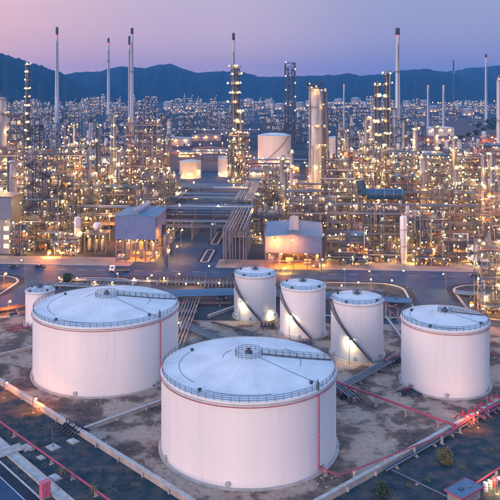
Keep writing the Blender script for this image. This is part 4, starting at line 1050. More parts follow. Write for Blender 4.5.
unit('low pump row at the road edge right of the white column', uv(*to_uv(P(432, 266))), 16, 8, 1, 4.6, 142, lit=2.0, dens=1.2)
unit('low exchanger row at the road edge beside the stair tower', uv(*to_uv(P(66, 256))), 11, 7, 2, 4.2, 143, lit=2.0, dens=1.2)
unit('low exchanger row left of the stair tower by the boiler house', uv(*to_uv(P(20, 256))), 8, 9, 3, 4.6, 144, lit=2.0, dens=1.2)
pipe_rack('long blue pipe rack running right behind the front frames', uv(38, 56), GA, 150, 8, 4, 9, 4.6, 37, 9, None, fm='steel', lit=.55)
pipe_rack('long pipe rack running left behind the stair tower', uv(-190, 62), GA, 118, 8, 3, 10, 4.6, 38, 9, None, fm='steel', lit=.6)
# the dark blue duct
o = uv(*to_uv(P(382, 236))); zc = 85 - (194 - HOR) / FOC * o.y
t = thing('gas_duct', 'big dark blue horizontal duct with upturned end on a rack', 'duct', (o.x, o.y, 0), GA)
MB().tube((-9, 0, zc), (12, 0, zc), 3.2, 20).build('duct', 'blue_dark', t)
for x in (-4, 1, 6, 11): MB().tube((x, 0, zc), (x + .5, 0, zc), 3.42, 20).build('flange', 'blue_pipe', t)
MB().path([(-9, 0, zc), (-11.5, 0, zc + 2), (-12.5, 0, zc + 8)], 2.7, 16).build('elbow', 'blue_dark', t)
for x in (-7, 0, 8): 
    for y in (-2.6, 2.6): bx('leg', t, (x, y, (zc - 2) / 2), (.6, .6, zc - 2), 'steel')
    bx('cradle', t, (x, 0, zc - 3.0), (.6, 6, 1.4), 'steel')
# right edge tower standing near the medium tank
unit('yellow-lit steel tower at the right edge beside the medium tank', uv(*to_uv(P(501, 318))) , 14, 12, 5, 5.2, 49, lit=2.2, lampr=.34, fm='steel_light')

# ---- tall columns
def col_at(label, px, ybase, ytop, wpx, seed, **k):
    p = P(px, ybase); h = CAM_H - (ytop - HOR) / FOC * p.y
    return column(label, p, h, wpx / 2 / FOC * p.y, seed, **k)
col_at('tall dark column densely ringed with lamp-lit platforms, carrying a slim flare', 235.5, 186, 66, 9.5, 51, m='steel', plats=13, dense=3, lampr=.42)
col_at('shorter column clamped beside the lamp-ringed column', 241.5, 187, 112, 5.0, 68, m='steel_light', plats=7, dense=2, lampr=.36)
unit('tall narrow lit steel frame round the foot of the lamp-ringed column', uv(*to_uv(P(238, 190))), 17, 10, 8, 5.6, 69, lit=1.3, lampr=.36)
t = stack('slim flare with red lit tip on the lamp-ringed column', 233.5, 33, 652, 1.6, 1.1, 9)
col_at('big grey twin column, left thicker shaft, deck on top', 315, 207, 87, 12.5, 52, m='old_white', plats=6, top_frame=True, lampr=.24)
col_at('big grey twin column, right slimmer shaft', 324.5, 203, 90, 6.5, 53, m='steel_light', plats=6, lampr=.26)
col_at('slim lamp-lit column left one of the tall right pair', 378, 214, 84, 6.0, 54, m='steel', plats=10, dense=2, lampr=.36)
col_at('slim lamp-lit column right one of the tall right pair, taller', 387, 208, 73, 5.6, 55, m='steel', plats=11, dense=2, lampr=.36)
col_at('pale column in front of the big white chimney', 404, 190, 120, 5.0, 56, m='clad', plats=4)
col_at('grey column at the picture\'s left edge', 2, 215, 97, 9, 57, m='old_white', plats=7)
col_at('grey column beside the boiler house at left', 12, 226, 160, 9, 58, m='old_white', plats=4)
col_at('slim lattice-like lamp-lit column against the left hill', 28, 165, 64, 3.2, 59, m='steel_dark', plats=12, dense=2, lampr=.6)
col_at('black short column right of the lamp-ringed column', 246, 178, 147, 5.5, 60, m='stack_tip', plats=3)
col_at('pale column far right in the lit racks', 453, 196, 138, 3.6, 61, m='clad', plats=5, dense=2)
col_at('white slim column at right edge of the plant', 498.5, 205, 78, 3.8, 62, m='stack_white', plats=3)
col_at('pale slim column among the right racks near the twin columns', 345, 200, 130, 3.4, 63, m='clad', plats=6)
col_at('slim column over the racks behind the blue duct', 366, 205, 118, 4, 64, m='steel_light', plats=6)
col_at('short column left of the five-storey tower block', 118, 214, 150, 4, 65, m='old_white', plats=4)
col_at('slim column right of the five-storey tower block', 169, 200, 140, 3, 66, m='clad', plats=4)
# ---- stacks
stack('tall white chimney with black tip at the left', 57, 27, 1250, 4.4, 1.9, 18)
stack('white chimney with black tip in front of the left hills, shorter', 108.5, 38, 1500, 3.8, 1.9, 13, bands=(.75,))
stack('tall chimney of the left pair, rear one', 129.3, 36, 1180, 2.0, 1.5, 20)
stack('tall chimney of the left pair, front one with black tip', 132, 28, 1130, 3.2, 1.9, 13, bands=(.62,))
stack('biggest white chimney with black tip and one rust platform', 397.6, 28, 900, 3.6, 2.3, 12, bands=(.66,))
stack('slim white chimney at far right before the hills', 486, 54, 1700, 3.4, 2.0, 12)
stack('thin dark mast-like chimney near the far right hills', 453.5, 60, 1800, 1.5, 1.3, 40, m='steel')
stack('short pale far stack right of the biggest chimney', 428, 85, 1500, 2.6, 1.8, 0)
stack('short pale far stack, second right of the biggest chimney', 443.5, 85, 1350, 2.6, 1.8, 0)
stack('short pale far stack between twin column and slim pair', 344, 84, 1400, 2.2, 1.4, 0)
stack('short white stub stack with dark cone at left', 90.5, 118, 900, 2.2, 2.0, 8)
# lattice tower
d_ = 1100; X = (290 - 250) / FOC * d_; h_ = CAM_H + (HOR - 63) / FOC * d_
t = thing('lattice_tower', 'dark square lattice tower rising before the hills', 'tower', (X, d_, 0), .05)
hw = 7.0
for sx in (-1, 1):
    for sy in (-1, 1): bx('leg', t, (sx * hw, sy * hw, h_ / 2), (1.3, 1.3, h_), 'steel_dark')
n_ = 12
for k in range(n_):
    z0, z1 = h_ * k / n_, h_ * (k + 1) / n_
    for s in (-1, 1):
        bx('strut', t, (0, s * hw, z1), (2 * hw, .8, .9), 'steel_dark'); tb('brace', t, (-hw, s * hw, z0), (hw, s * hw, z1), .4, 'steel_dark'); tb('brace', t, (s * hw, -hw, z1), (s * hw, hw, z0), .4, 'steel_dark')
    if k > 3: lamp(t, ((-1) ** k * hw, -hw - 1, z1 + 1.5), 'lamp_far_white', .7)
for x in (-3, 3): tb('flare_pipe', t, (x, 0, 0), (x, 0, h_ - 6), 1.2, 'steel')

# ---- filler frames of the process area on a loose grid
taken = []
def occ(p, rad): taken.append((p[0], p[1], rad))
ORD = []
ORD = ['first', 'second', 'third', 'fourth', 'fifth', 'sixth', 'seventh', 'eighth', 'ninth', 'tenth', 'eleventh', 'twelfth', 'thirteenth', 'fourteenth', 'fifteenth', 'sixteenth', 'seventeenth', 'eighteenth', 'nineteenth', 'twentieth', 'twenty-first', 'twenty-second']
rows = [('row nearest the long racks', 82, 128), ('second row back', 118, 165), ('third row back', 158, 206), ('fourth row back', 200, 250), ('fifth row back', 246, 298)]
rg = random.Random(77); SEED = 200
for ri, (rowname, v0, v1) in enumerate(rows):
    for side in (0, 1):
        u = (-86 - 26 * 5 - ri * 8) if side == 0 else 14; k = 0; lim = -80 if side == 0 else 150 + ri * 26; k_all = 0
        while u < lim:
            w = rg.uniform(9, 20); dd = rg.uniform(9, 16); lv = rg.choice([3, 4, 5, 6, 8, 9]) if ri < 3 else rg.choice([3, 4, 5, 7])
            p = uv(u + w / 2, v0 + rg.uniform(0, v1 - v0 - dd)); px = 250 + p.x / p.y * FOC
            SEED += 1
            if (118 < px < 168 and ri < 3) or (298 < px < 336 and ri < 4): lv = min(lv, 3)
            if -15 < px < 515:
                blocked = (ri <= 1 and 300 < px < 330) or (ri >= 3 and 250 < px < 300) or (ri >= 3 and 165 < px < 250)
                if not blocked:
                    lab = '%s open steel frame from the %s, %s' % (ORD[k], 'left edge' if side == 0 else 'plant road rightward', rowname)
                    unit(lab, p, w, dd, lv, rg.uniform(4.6, 5.6), SEED, lit=(1.0 if ri < 3 else .9), dens=1.0 if ri < 2 else .75, lampr=.30 + .035 * ri, fm=rg.choice(['steel', 'steel', 'steel_light', 'rust']), group='open steel frames filling the process area', coolers=rg.random() < .22)
                    k += 1
            u += w + rg.uniform(3, 9)
# slim columns rising among them
rg = random.Random(5); slim = {}
for side, n in ((0, 22), (1, 34)):
    for k in range(n):
        u = rg.uniform(-210, -74) if side == 0 else rg.uniform(10, 200); v = rg.uniform(95, 290); p = uv(u, v); px = 250 + p.x / p.y * FOC
        hh = rg.choice([22, 28, 34, 42, 50, 58]) * rg.uniform(.9, 1.1); rad = rg.uniform(.8, 1.8); mm = rg.choice(['clad', 'old_white', 'steel_light', 'steel'])
        if not (0 < px < 500) or (v > 200 and 165 < px < 300) or (v < 200 and (124 < px < 164 or 304 < px < 330)): continue
        slim.setdefault((side, int(v > 190)), []).append((px, p, hh, rad, mm))
cn = 0
for (side, far), lst in sorted(slim.items()):
    for k, (px, p, hh, rad, mm) in enumerate(sorted(lst, key=lambda q: q[0])):
        column('%s slim column from left among %s steel frames, %s of the plant road' % (ORD[k], ('the nearer', 'the farther')[far], ('left', 'right')[side]), p, hh, rad, 400 + cn, m=mm, group='slim columns %s of the plant road' % ('left', 'right')[side], lampr=.34); cn += 1
for k, (u, v, L, h) in enumerate(((-200, 132, 122, 12), (14, 112, 160, 14), (10, 160, 190, 12), (-215, 190, 140, 11), (20, 214, 220, 11), (-230, 246, 150, 11))):
    pipe_rack('pipe rack running sideways through the process area, %s of six from the front' % ORD[k], uv(u, v), GA, L, 7, 3 if k < 3 else 2, h, 4, 60 + k, 10, None, lit=.8, lampr=.4)

# ------------------------------------------------------------------ middle distance: tanks, halls, trees
def far_tank(label, px, ybase, wpx, hpx, m='tank_white', group='white tanks beyond the process area', stair=False, dome=.12):
    p = P(px, ybase); r = wpx / 2 / FOC * p.y; h = hpx / FOC * p.y
    t = thing('storage_tank', label, 'storage tank', (p.x, p.y + r, 0), 0, group)
    MB().lathe([(r, 0), (r, h * .98), (r + .2, h * .985), (r + .2, h)], 40).build('shell', m, t)
    MB().lathe([(r + .2, h), (r * .7, h + r * dome * .6), (r * .3, h + r * dome), (.001, h + r * dome * 1.1)], 40).build('roof', 'roof_white', t)
    b = MB(); rail_ring(b, r, h, 1.3, step=2.6, t=.1, rails=2, n=40); b.build('railing', 'steel', t)
    if stair:
        b = MB(); N = 40
        for k in range(N):
            a = -2.35 + 1.75 * k / N; z = h * k / N; a2 = a + 1.75 / N; rr_ = r + .8
            b.box((rr_ * math.cos(a), rr_ * math.sin(a), z), (1.3, 1.1, .2), a); b.tube((rr_ * math.cos(a) * 1.02, rr_ * math.sin(a) * 1.02, z + 1.2), (rr_ * math.cos(a2) * 1.02, rr_ * math.sin(a2) * 1.02, z + 1.2 + h / N), .14, 4)
        b.build('stair', 'steel_dark', t)
    for k in range(3): lamp(t, ((r + 2) * math.cos(-2.3 + k * .8), (r + 2) * math.sin(-2.3 + k * .8), 3.5 + 2 * k), 'lamp_warm' if k != 1 else 'lamp_orange', .36)
    return t
far_tank('large white tank with diagonal stair behind the process area', 275, 166, 34, 30, stair=True)
far_tank('white tank right of the big twin column', 336, 160, 18, 22)
far_tank('small orange-lit white tank left of the lamp-ringed column', 189.5, 179, 22, 17)
far_tank('small white tank just left of the lamp-ringed column', 226, 177, 17, 18)
def hall(label, px, ybase, wpx, hpx, dep, m='wall_grey', rm='wall_grey', group='low halls beyond the process area', gable=.12, lit=3, seed=0, rz=GA):
    p = P(px, ybase); w = wpx / FOC * p.y; h = hpx / FOC * p.y; rnd = random.Random(int(px * 13 + ybase))
    t = thing('hall', label, 'building', (p.x, p.y, 0), rz, group)
    bx('wall', t, (0, dep / 2, h / 2), (w, dep, h), m); ap = w * gable * .5
    b = MB(); e = .5
    for s in (-1, 1):
        q = [(s * (w / 2 + e), -e, h), (s * (w / 2 + e), dep + e, h), (0, dep + e, h + ap), (0, -e, h + ap)]
        b.quad(*(q if s > 0 else q[::-1]))
    b.quad((-w / 2 - e, -e, h), (w / 2 + e, -e, h), (0, -e, h + ap)); b.quad((w / 2 + e, dep + e, h), (-w / 2 - e, dep + e, h), (0, dep + e, h + ap)); b.quad((-w / 2 - e, dep + e, h), (w / 2 + e, dep + e, h), (w / 2 + e, -e, h), (-w / 2 - e, -e, h))
    b.build('roof', rm, t)
    n = max(2, int(w / 6))
    for k in range(n): bx('window', t, (-w / 2 + w * (k + .5) / n, -.08, h * .55), (w / n * .62, .14, h * .16), 'lit_window' if rnd.random() < .25 else 'wall_grey')
    bx('door', t, (w * .3, -.1, 1.6), (2.6, .16, 3.2), 'steel_dark')
    for k in range(lit): lamp(t, (-w / 2 + w * (k + .5) / lit, -1.2, h * .85), rnd.choice(['lamp_warm', 'lamp_white', 'lamp_orange']), .45)
    return t
hall('pale boxy hall right of the tall left chimney', 69, 137, 20, 13, 40, 'old_white', 'old_white', gable=0.02)
hall('pale blue-roofed hall left of the five-storey tower block', 113, 152, 22, 9, 30, 'old_white', 'blue_pipe')
hall('white long hall at left of the back road', 176, 146, 28, 8, 22, 'old_white', 'old_white', gable=.03)
hall('second white hall close left of the five-storey tower block', 97, 166, 26, 8, 22, 'old_white', 'wall_grey', gable=.05)
hall('dark blue roofed hall below the large stair tank', 262, 178, 26, 7, 25, 'wall_blue', 'blue_dark')
hall('low pinkish building between back road and small orange-lit tank', 209, 154, 34, 5, 16, 'old_white', 'roof_red')
hall('red-roofed long hall right of the biggest chimney', 428, 143, 44, 5, 25, 'roof_red', 'roof_red', gable=.08)
hall('pale domed hall behind the red-roofed hall', 441, 136, 26, 8, 25, 'old_white', 'roof_white', gable=.12)
hall('blue-roofed hall at right among the trees', 474, 154, 22, 8, 25, 'wall_blue', 'blue_pipe')
hall('grey-roofed hall right of the pale column', 432, 160, 30, 5, 30, 'wall_grey', 'blue_pipe', gable=.2)
hall('low red-roofed hall below the trees at right', 492, 142, 20, 6, 20, 'roof_red', 'roof_red')

sheet('road_far', [P(120, 149)[:2], P(275, 149)[:2], P(275, 143)[:2], P(120, 143)[:2]], .03, 'shoulder')
sheet('yard_far', [P(160, 170)[:2], P(258, 170)[:2], P(262, 151)[:2], P(160, 151)[:2]], .025, 'soil_red')
for k, (x0, x1, y_, h, lab) in enumerate(((160, 258, 140, 12, 'far long pipe rack beyond the dark back road'), (166, 226, 160, 6, 'low far pipe rack crossing the yard left of the ringed column'), (248, 306, 172, 8, 'far pipe rack at the foot of the large stair tank'), (330, 410, 176, 9, 'far pipe rack right of the twin grey column'), (410, 500, 182, 8, 'far pipe rack before the reddish yard'), (60, 160, 180, 9, 'far pipe rack behind the left air coolers'))):
    p = P(x0, y_); pipe_rack(lab, p, 0, (x1 - x0) / FOC * p.y, 8, 2, h, 4, 160 + k, 14, None, lit=.9, lampr=.5, r=(.3, .7), group='far pipe racks')
hall('pale flat hall on the reddish yard, left of its middle', 186, 157, 16, 5, 16, 'old_white', 'old_white', gable=.02)
hall('small lit kiosk on the reddish yard near the ringed column', 222, 162, 8, 5, 12, 'old_white', 'roof_white', gable=.1)
hall('low dark hall beyond the dark back road', 206, 141, 30, 6, 25, 'wall_blue', 'wall_grey', gable=.05)
hall('blue-roofed lean-to at the foot of the stair tank', 292, 172, 14, 6, 14, 'wall_blue', 'blue_pipe')
def tree(label, p, h, rad, seed, group='trees beyond the process area'):
    rnd = random.Random(seed); t = thing('tree', label, 'tree', (p[0], p[1], 0), 0, group); s = MB(); s.tube((0, 0, 0), (0, 0, h * .45), h * .035, 6, h * .02); b = MB()
    for k in range(14):
        a = rnd.uniform(0, 2 * PI); q = rnd.uniform(.1, .75) * rad; c = (q * math.cos(a), q * math.sin(a), h * rnd.uniform(.42, .88)); s.tube((0, 0, h * .38), c, h * .014, 4, h * .006)
        leaf_plant(b, rnd, c, 60, rad * .42, h * .15, rad * .24)
    s.build('trunk', 'bark', t); b.build('crown', 'leaf', t); return t
rg = random.Random(9)
for k, (px, py, hp, wp) in enumerate(((436, 158, 9, 11), (484, 136, 10, 9), (491, 134, 13, 10), (498, 133, 15, 11), (476, 138, 8, 9), (469, 139, 7, 8), (461, 141, 6, 8), (503, 140, 14, 12), (447, 156, 6, 8), (488, 128, 9, 8), (478, 130, 8, 8), (495, 127, 10, 9))):
    p = P(px, py); s_ = p.y / FOC
    tree(('round dark tree alone on the yard right of the pale column', 'smaller tree close to the round dark tree')[k // 8] if k in (0, 8) else '%s dark tree in the clump at the right edge below the far tanks' % ORD[k - 1], p, hp * s_, wp / 2 * s_, 900 + k, group='yard trees' if k in (0, 8) else 'dark trees at the right edge')

# ------------------------------------------------------------------ far plant
FS = {'lamp_far': 5, 'lamp_far_white': 2, 'lamp_far_orange': 1}
def lights_mesh(pts, r, m):
    b = MB()
    for p in pts:
        x, y, z = p; i = len(b.v); b.v += [(x, y, z - r), (x + r, y, z), (x, y - r, z), (x - r, y, z), (x, y + r, z), (x, y, z + r)]
        for f in ((0, 2, 1), (0, 3, 2), (0, 4, 3), (0, 1, 4), (5, 1, 2), (5, 2, 3), (5, 3, 4), (5, 4, 1)): b.f.append(tuple(i + q for q in f)); b.sm.append(False)
    return b
def far_unit(label, p, w, h, seed, group):
    rnd = random.Random(seed); t = thing('process_structure', label, 'steel structure', (p[0], p[1], 0), GA, group); d = w * .7; lv = max(2, int(h / 9)); b = MB(); e = MB()
    nx = max(2, int(w / 11))
    for i in range(nx + 1):
        for y in (0, d): b.box((-w / 2 + w * i / nx, y, h / 2), (.9, .9, h))
    for L in range(1, lv + 1):
        z = h * L / lv
        for y in (0, d): b.box((0, y, z), (w + .9, .8, .9))
        for s in (-1, 1): b.box((s * w / 2, d / 2, z), (.8, d, .9))
    b.build('frame', rnd.choice(['steel', 'steel_dark', 'steel_light']), t)
    for L in range(lv + 1):
        z = h * L / lv; x = -w / 2 + 2
        while x < w / 2 - 3:
            r_ = rnd.uniform(1.2, 3); k = rnd.random()
            if k < .4: tb('vessel', t, (x + r_, d * rnd.uniform(.1, .6), z), (x + r_, d * .4, z + rnd.uniform(4, 11)), r_, rnd.choice(['clad', 'old_white', 'steel_light']), 'drum'); x += 2 * r_ + 3
            elif k < .6: bx('equipment_box', t, (x + 3, d * .4, z + 2), (6, d * .6, 4), rnd.choice(['wall_grey', 'wall_blue', 'old_white'])); x += 9
            else: x += rnd.uniform(4, 10)
    s = p[1] / FOC
    for m, share in FS.items():
        pts = [(rnd.uniform(-w / 2, w / 2), -1.5 if rnd.random() < .7 else rnd.uniform(0, d), h * rnd.randrange(0, lv + 1) / lv + rnd.uniform(2, 6)) for k in range(int(share * (1 + w * h / 420)))]
        if pts: o = lights_mesh(pts, max(.4, s * .29), m).build('lights', m + '_cluster', t); o['kind'] = 'stuff'
    return t
def far_col(label, p, h, r, seed, group):
    rnd = random.Random(seed); t = thing('process_column', label, 'column', (p[0], p[1], 0), 0, group)
    MB().lathe([(r, 0), (r, h - r), (r * .6, h - r * .2), (.001, h)], 12).build('shell', rnd.choice(['clad', 'steel_light', 'old_white', 'steel']), t); n = int(h / 10)
    for k in range(1, n + 1): MB().lathe([(r, 0), (r + 1.8, 0), (r + 1.8, .5), (r, .5)], 12, (0, 0, h * k / n - 1.5), smooth=False).build('platform', 'steel', t)
    s = p[1] / FOC; o = lights_mesh([((r + 1.2) * rnd.uniform(-1, 1), -r - 1.5, h * (k + 1) / n + .8) for k in range(n) for j in range(rnd.choice((1, 1, 2)))], max(.4, s * .29), '').build('lights', rnd.choice(['lamp_far', 'lamp_far', 'lamp_far_white']) + '_cluster', t) if n else None
    if o: o['kind'] = 'stuff'
    return t
rg = random.Random(41)
GF = 'far steel structures dotted with lights below the hills'
zones = []
# (pixel x range, ground row range, how many, height range in m)
WH = ['beside the slim column before the left hill', 'round the tall left chimney', 'behind the pair of left chimneys', 'left of the lamp-ringed column', 'far behind the lamp-ringed column', 'beside the large stair tank', 'below the middle ridge right of the lattice tower', 'between twin column and biggest chimney', 'below the right ridge', 'in front of the reddish yard', 'at the foot of the left hill', 'at the far right before the hills', 'behind the left air coolers', 'behind the five-storey tower block']
found = []
for zi, (x0, x1, y0, y1, n, h0, h1) in enumerate(((-5, 60, 118, 172, 17, 25, 55), (60, 130, 112, 142, 16, 20, 50), (75, 165, 108, 122, 14, 22, 48), (135, 235, 112, 138, 19, 20, 42), (165, 260, 104, 114, 11, 20, 40), (240, 345, 112, 150, 20, 18, 42), (300, 420, 108, 124, 18, 20, 44), (325, 420, 120, 168, 20, 22, 48), (415, 505, 112, 126, 14, 14, 30), (405, 500, 160, 178, 10, 12, 26), (0, 100, 104, 114, 11, 18, 36), (440, 505, 103, 110, 12, 10, 22), (50, 130, 145, 176, 14, 16, 34), (120, 165, 150, 182, 8, 16, 34))):
    for k in range(n):
        px, py = rg.uniform(x0, x1), rg.uniform(y0, y1); p = P(px, py); ok = True
        w = rg.uniform(16, 36) * (1 if p.y < 1400 else 1.5)
        for (a, b_, c) in zones:
            if (p.x - a) ** 2 + (p.y - b_) ** 2 < ((w + c) * .5) ** 2: ok = False
        hh = rg.uniform(h0, h1); cc = rg.random()
        if (245 < px < 305 and 148 < py < 182) or (325 < px < 348 and py > 140) or not ok: continue
        zones.append((p.x, p.y, w)); found.append((zi, px, p, w, hh, h1, cc))
for zi in range(len(WH)):
    cnum = 0
    for k, (z_, px, p, w, hh, h1, cc) in enumerate(sorted([f for f in found if f[0] == zi], key=lambda f: f[1])):
        far_unit('%s far lit steelwork from left, %s' % (ORD[k], WH[zi]), p, w, hh, SEED, GF); SEED += 1
        if cc < .5:
            far_col('%s far slim column from left, %s' % (ORD[cnum], WH[zi]), (p.x + (cc - .25) * 3 * w, p.y + 12), h1 * (.7 + cc * 1.3), 1.4 + cc * 3.2, SEED, 'far slim columns below the hills'); SEED += 1; cnum += 1
# far white tanks in groups
rg = random.Random(12); n_t = 0
for (cx, py, n, wp, hp, where) in ((452, 112, 7, 12, 6, 'at right below the far ridge'), (285, 106, 7, 11, 6, 'near the lattice tower'), (195, 109, 5, 11, 6, 'in the group left of the lamp-ringed column'), (352, 104, 7, 9, 5, 'between twin column and biggest chimney'), (412, 106, 5, 9, 5, 'just right of the biggest chimney')):
    for k in range(n):
        px = cx + (k - n / 2) * wp * .95; far_tank('%s far white tank from the left %s' % (ORD[k], where), px, py + (k % 2) * 3.5, wp * rg.uniform(.8, 1.15), hp * rg.uniform(.8, 1.2), 'old_white', 'far white tanks')
# lamp masts and loose lights along far roads, a town at the foot of the hills
b = {}
rg = random.Random(3)
def scat(n, x0, x1, y0, y1, m, z=(4, 9)):
    out = b.setdefault(m, [])
    for k in range(n):
        p = P(rg.uniform(x0, x1), rg.uniform(y0, y1)); out.append((p.x, p.y, rg.uniform(*z)))
def street(label, x0, x1, ya, yb, n, m, h=10, group='street lamps on far roads'):
    for k in range(n):
        lab = ORD[k] + ' of the ' + label + ', from left'
        f = (k + .5) / n; p = P(x0 + (x1 - x0) * f, ya + (yb - ya) * f); s = p.y / FOC
        t = thing('street_lamp', lab, 'lamp post', (p.x, p.y, 0), 0, group); bx('pole', t, (0, 0, h / 2), (.3, .3, h), 'steel'); bx('head', t, (0, -.8, h + .35), (1.0, 2.2, .4), 'steel'); lamp(t, (0, -1.2, h - .25), m, max(.35, s * .42), 'bulb')
street('white lamps lined up along the foot of the left hill', 28, 56, 95.5, 97, 9, 'lamp_far_white', 14)
street('orange lamps lined up at the foot of the right hills', 440, 500, 99, 103, 16, 'lamp_far_orange', 12)
street('orange lamps lined up near the far right tanks', 430, 500, 104, 108, 13, 'lamp_far_orange', 12)
street('orange lamps lined up below the middle hills', 205, 275, 97.5, 98.5, 12, 'lamp_far_orange', 12)
street('lamps beside the back road left of the ringed column', 172, 228, 153, 149, 5, 'lamp_orange', 10)
street('lamps in the yard between ringed column and stair tank', 246, 256, 160, 166, 3, 'lamp_orange', 9)
street('lamps standing on the reddish yard at right', 415, 495, 152, 140, 9, 'lamp_orange', 9)
street('lamps in the yard left of the red hall', 404, 430, 170, 164, 4, 'lamp_warm', 9)

# ------------------------------------------------------------------ street lamps and vehicles near the road
for k, (px, py) in enumerate(((25, 281), (62, 270), (118, 290), (150, 292), (176, 291), (206, 283), (312, 283), (345, 287), (372, 289), (407, 288), (446, 291))):
    pole_lamp('thin street lamp in the strip between tanks and road, %s from the left' % ORD[k], gp(px, py), 7.5 if k > 1 else 9.5, 1.2, R(200 + 37 * k), 'lamp_warm' if k % 3 else 'lamp_white', .3)
def car(label, p, rz, m='car_paint', L=4.6):
    t = thing('car', label, 'car', p, rz); W = 1.85; b = MB(); pr = [(-L / 2, .35), (-L / 2, .85), (-L * .42, 1.0), (-L * .30, 1.45), (L * .12, 1.5), (L * .27, 1.02), (L * .46, .88), (L / 2, .7), (L / 2, .35)]
    n = len(pr); b.v = [(x, -W / 2, z) for x, z in pr] + [(x, W / 2, z) for x, z in pr]; b.f = [tuple(range(n)), tuple(reversed(range(n, 2 * n)))] + [(k + n, (k + 1) % n + n, (k + 1) % n, k) for k in range(n)]; b.sm = [False] * len(b.f); b.build('body', m, t)
    for s in (-1, 1):
        bx('side_window', t, (-L * .08, s * (W / 2 + .005), 1.22), (L * .34, .03, .34), 'glass'); 
        for x in (-L * .31, L * .31): w_ = MB().tube((x, s * (W / 2 - .2), .33), (x, s * (W / 2 + .03), .33), .33, 12).build('wheel', 'rubber', t); MB().tube((x, s * (W / 2), .33), (x, s * (W / 2 + .05), .33), .18, 8).build('rim', 'steel_light', w_)
        bx('headlight', t, (L / 2, s * .65, .72), (.08, .32, .16), 'lamp_far_white' if label.endswith('lights on') else 'old_white'); bx('tail_light', t, (-L / 2, s * .65, .78), (.06, .3, .16), 'red_pipe')
    return t
car('dark car on the road near the left stair tower', uv(*to_uv(gp(40, 268))), GA, L=5)
car('dark blue car on the road at far right', uv(*to_uv(gp(476, 277))), GA, L=5)
car('small dark car on the left bend of the road', uv(*to_uv(gp(13, 268))), GA + PI)
t = thing('truck', 'white-cabbed flatbed truck on the road before the left shed', 'truck', uv(*to_uv(gp(119, 272))), GA + PI)
bx('bed', t, (-1.6, 0, 1.15), (6.6, 2.3, .35), 'steel_light'); bx('side_board', t, (-1.6, 1.12, 1.6), (6.6, .08, .55), 'steel'); bx('side_board', t, (-1.6, -1.12, 1.6), (6.6, .08, .55), 'steel'); bx('chassis', t, (0, 0, .8), (9, .9, .3), 'steel_dark')
b_ = MB(); pr = [(1.9, .7), (1.9, 2.9), (3.6, 2.9), (4.3, 1.8), (4.4, .7)]; n = 5; b_.v = [(x, -1.15, z) for x, z in pr] + [(x, 1.15, z) for x, z in pr]; b_.f = [tuple(range(n)), tuple(reversed(range(n, 2 * n)))] + [(k + n, (k + 1) % n + n, (k + 1) % n, k) for k in range(n)]; b_.sm = [False] * 7; b_.build('cab', 'tank_white', t)
bx('windscreen', t, (3.98, 0, 2.35), (.1, 2.0, .8), 'glass'); bx('side_window', t, (2.9, 1.16, 2.3), (1.1, .04, .6), 'glass'); bx('side_window', t, (2.9, -1.16, 2.3), (1.1, .04, .6), 'glass')
for x in (3.3, -2.4, -3.7):
    for s in (-1, 1): MB().tube((x, s * .8, .5), (x, s * 1.15, .5), .5, 12).build('wheel', 'rubber', t)

# ------------------------------------------------------------------ clutter of the strip between tanks and road
pipeline('thin pale pipes along the near kerb behind the large left tank', [at(60, 279, 1.0), at(235, 283, 1.0)], .2, 'steel_light', lanes=4, gap=.9, support=9)
pipeline('thin pale pipes along the near kerb right of the small tanks', [at(300, 286, 1.0), at(385, 291, 1.0)], .2, 'steel_light', lanes=4, gap=.9, support=9)
pipeline('grey pipes crossing the east traffic island', [at(455, 292, 1.2), at(520, 298, 1.2)], .4, 'blue_pipe', lanes=4, gap=1.3, support=9)
pipeline('rust-coloured pipes in the strip left of the left small tank', [at(160, 303, .9), at(232, 303, .9)], .24, 'rust', lanes=4, gap=.9, support=9)
rg = random.Random(31)
for k in range(20):
    px = 62 + k * 17.3
    if 234 < px < 276: continue
    p = gp(px + rg.uniform(-3, 3), 284 + rg.uniform(-1.5, 7) + (3 if px > 280 else 0)); h = rg.uniform(2.2, 3.6)
    t = thing('work_lamp', '%s low work lamp from the left in the pipe strip behind the tanks' % ORD[k], 'lamp', p, 0, 'low work lamps in the pipe strip')
    tb('pole', t, (0, 0, 0), (0, 0, h), .07, 'steel_light'); bx('head', t, (0, 0, h + .34), (.5, .4, .12), 'steel'); lamp(t, (0, 0, h + .05), rg.choice(['lamp_warm', 'lamp_white']), .26, 'bulb')
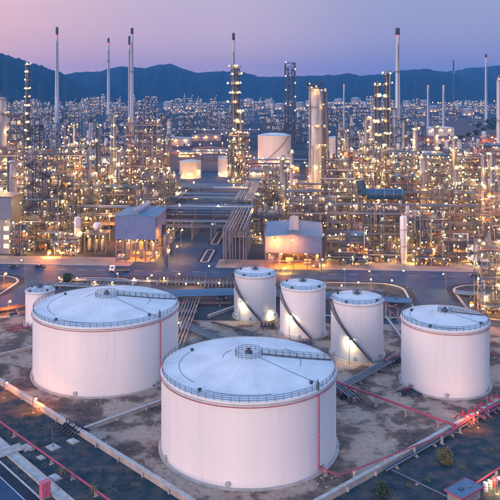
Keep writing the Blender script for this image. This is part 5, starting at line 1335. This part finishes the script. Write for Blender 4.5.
for k, (px, py) in enumerate(((176, 297), (222, 299), (352, 296), (392, 306), (14, 316), (46, 300))):
    t = thing('pump_skid', '%s pump skid from the left among the pipes behind the tanks' % ORD[[2, 3, 4, 5, 0, 1][k]], 'pump', gp(px, py), .2 * k, 'pump skids')
    bx('skid', t, (0, 0, .2), (4.2, 1.8, .3), 'concrete'); tb('motor', t, (-1.7, 0, 1.0), (-.1, 0, 1.0), .55, 'blue_dark', 'drum'); tb('pump', t, (.3, 0, .9), (1.2, 0, .9), .6, 'steel', 'drum'); MB().path([(1.0, 0, 1.2), (1.0, 0, 2.6), (3.0, 0, 2.6)], .17, 6).build('pipe', 'steel_light', t)
pole_lamp('sodium lamp over the rusty pipes left of the half hidden tank', gp(8, 314), 5, .5, .3, 'lamp_orange', .36)
pole_lamp('sodium lamp standing on the left traffic island', gp(4, 287), 6, .5, .3, 'lamp_orange', .45)

# weeds and scattered stones on the bund floor
rg = random.Random(88); b = MB(); b2 = MB(); DRY = [(T[1].x, T[1].y, T[2]) for T in TANKS]
for k in range(5200):
    px, py = rg.uniform(20, 480), rg.uniform(330, 495); c = gp(px, py)
    if any((c.x - x) ** 2 + (c.y - y) ** 2 < (r_ + 1) ** 2 for x, y, r_ in DRY) or (c - w1[0]).dot(W1n) > -1 or (c - w3[0]).dot(W3n) > -1: continue
    if math.sin(c.x * .35 + 2) + math.sin(c.y * .27 + c.x * .2) + rg.gauss(0, .7) < .5: continue
    if k % 3: 
        for j in range(3):
            a = rg.uniform(0, 2 * PI); w = rg.uniform(.05, .13); q = Vector((math.cos(a), math.sin(a), 0)); b.quad(c - q * w, c + q * w, c + Vector((rg.uniform(-.15, .15), rg.uniform(-.15, .15), rg.uniform(.1, .35))))
    else:
        z = rg.uniform(.08, .3); b2.box((c.x, c.y, z * .4), (z * rg.uniform(.8, 2), z * rg.uniform(.8, 1.6), z * .8), rg.uniform(0, 3))
tag(b.build('weeds', 'leaf_dry'), 'scattered dry weeds on the stained floor between the tanks', 'weeds', kind='stuff')
tag(b2.build('rubble', 'concrete'), 'scattered small stones on the stained floor between the tanks', 'rubble', kind='stuff')
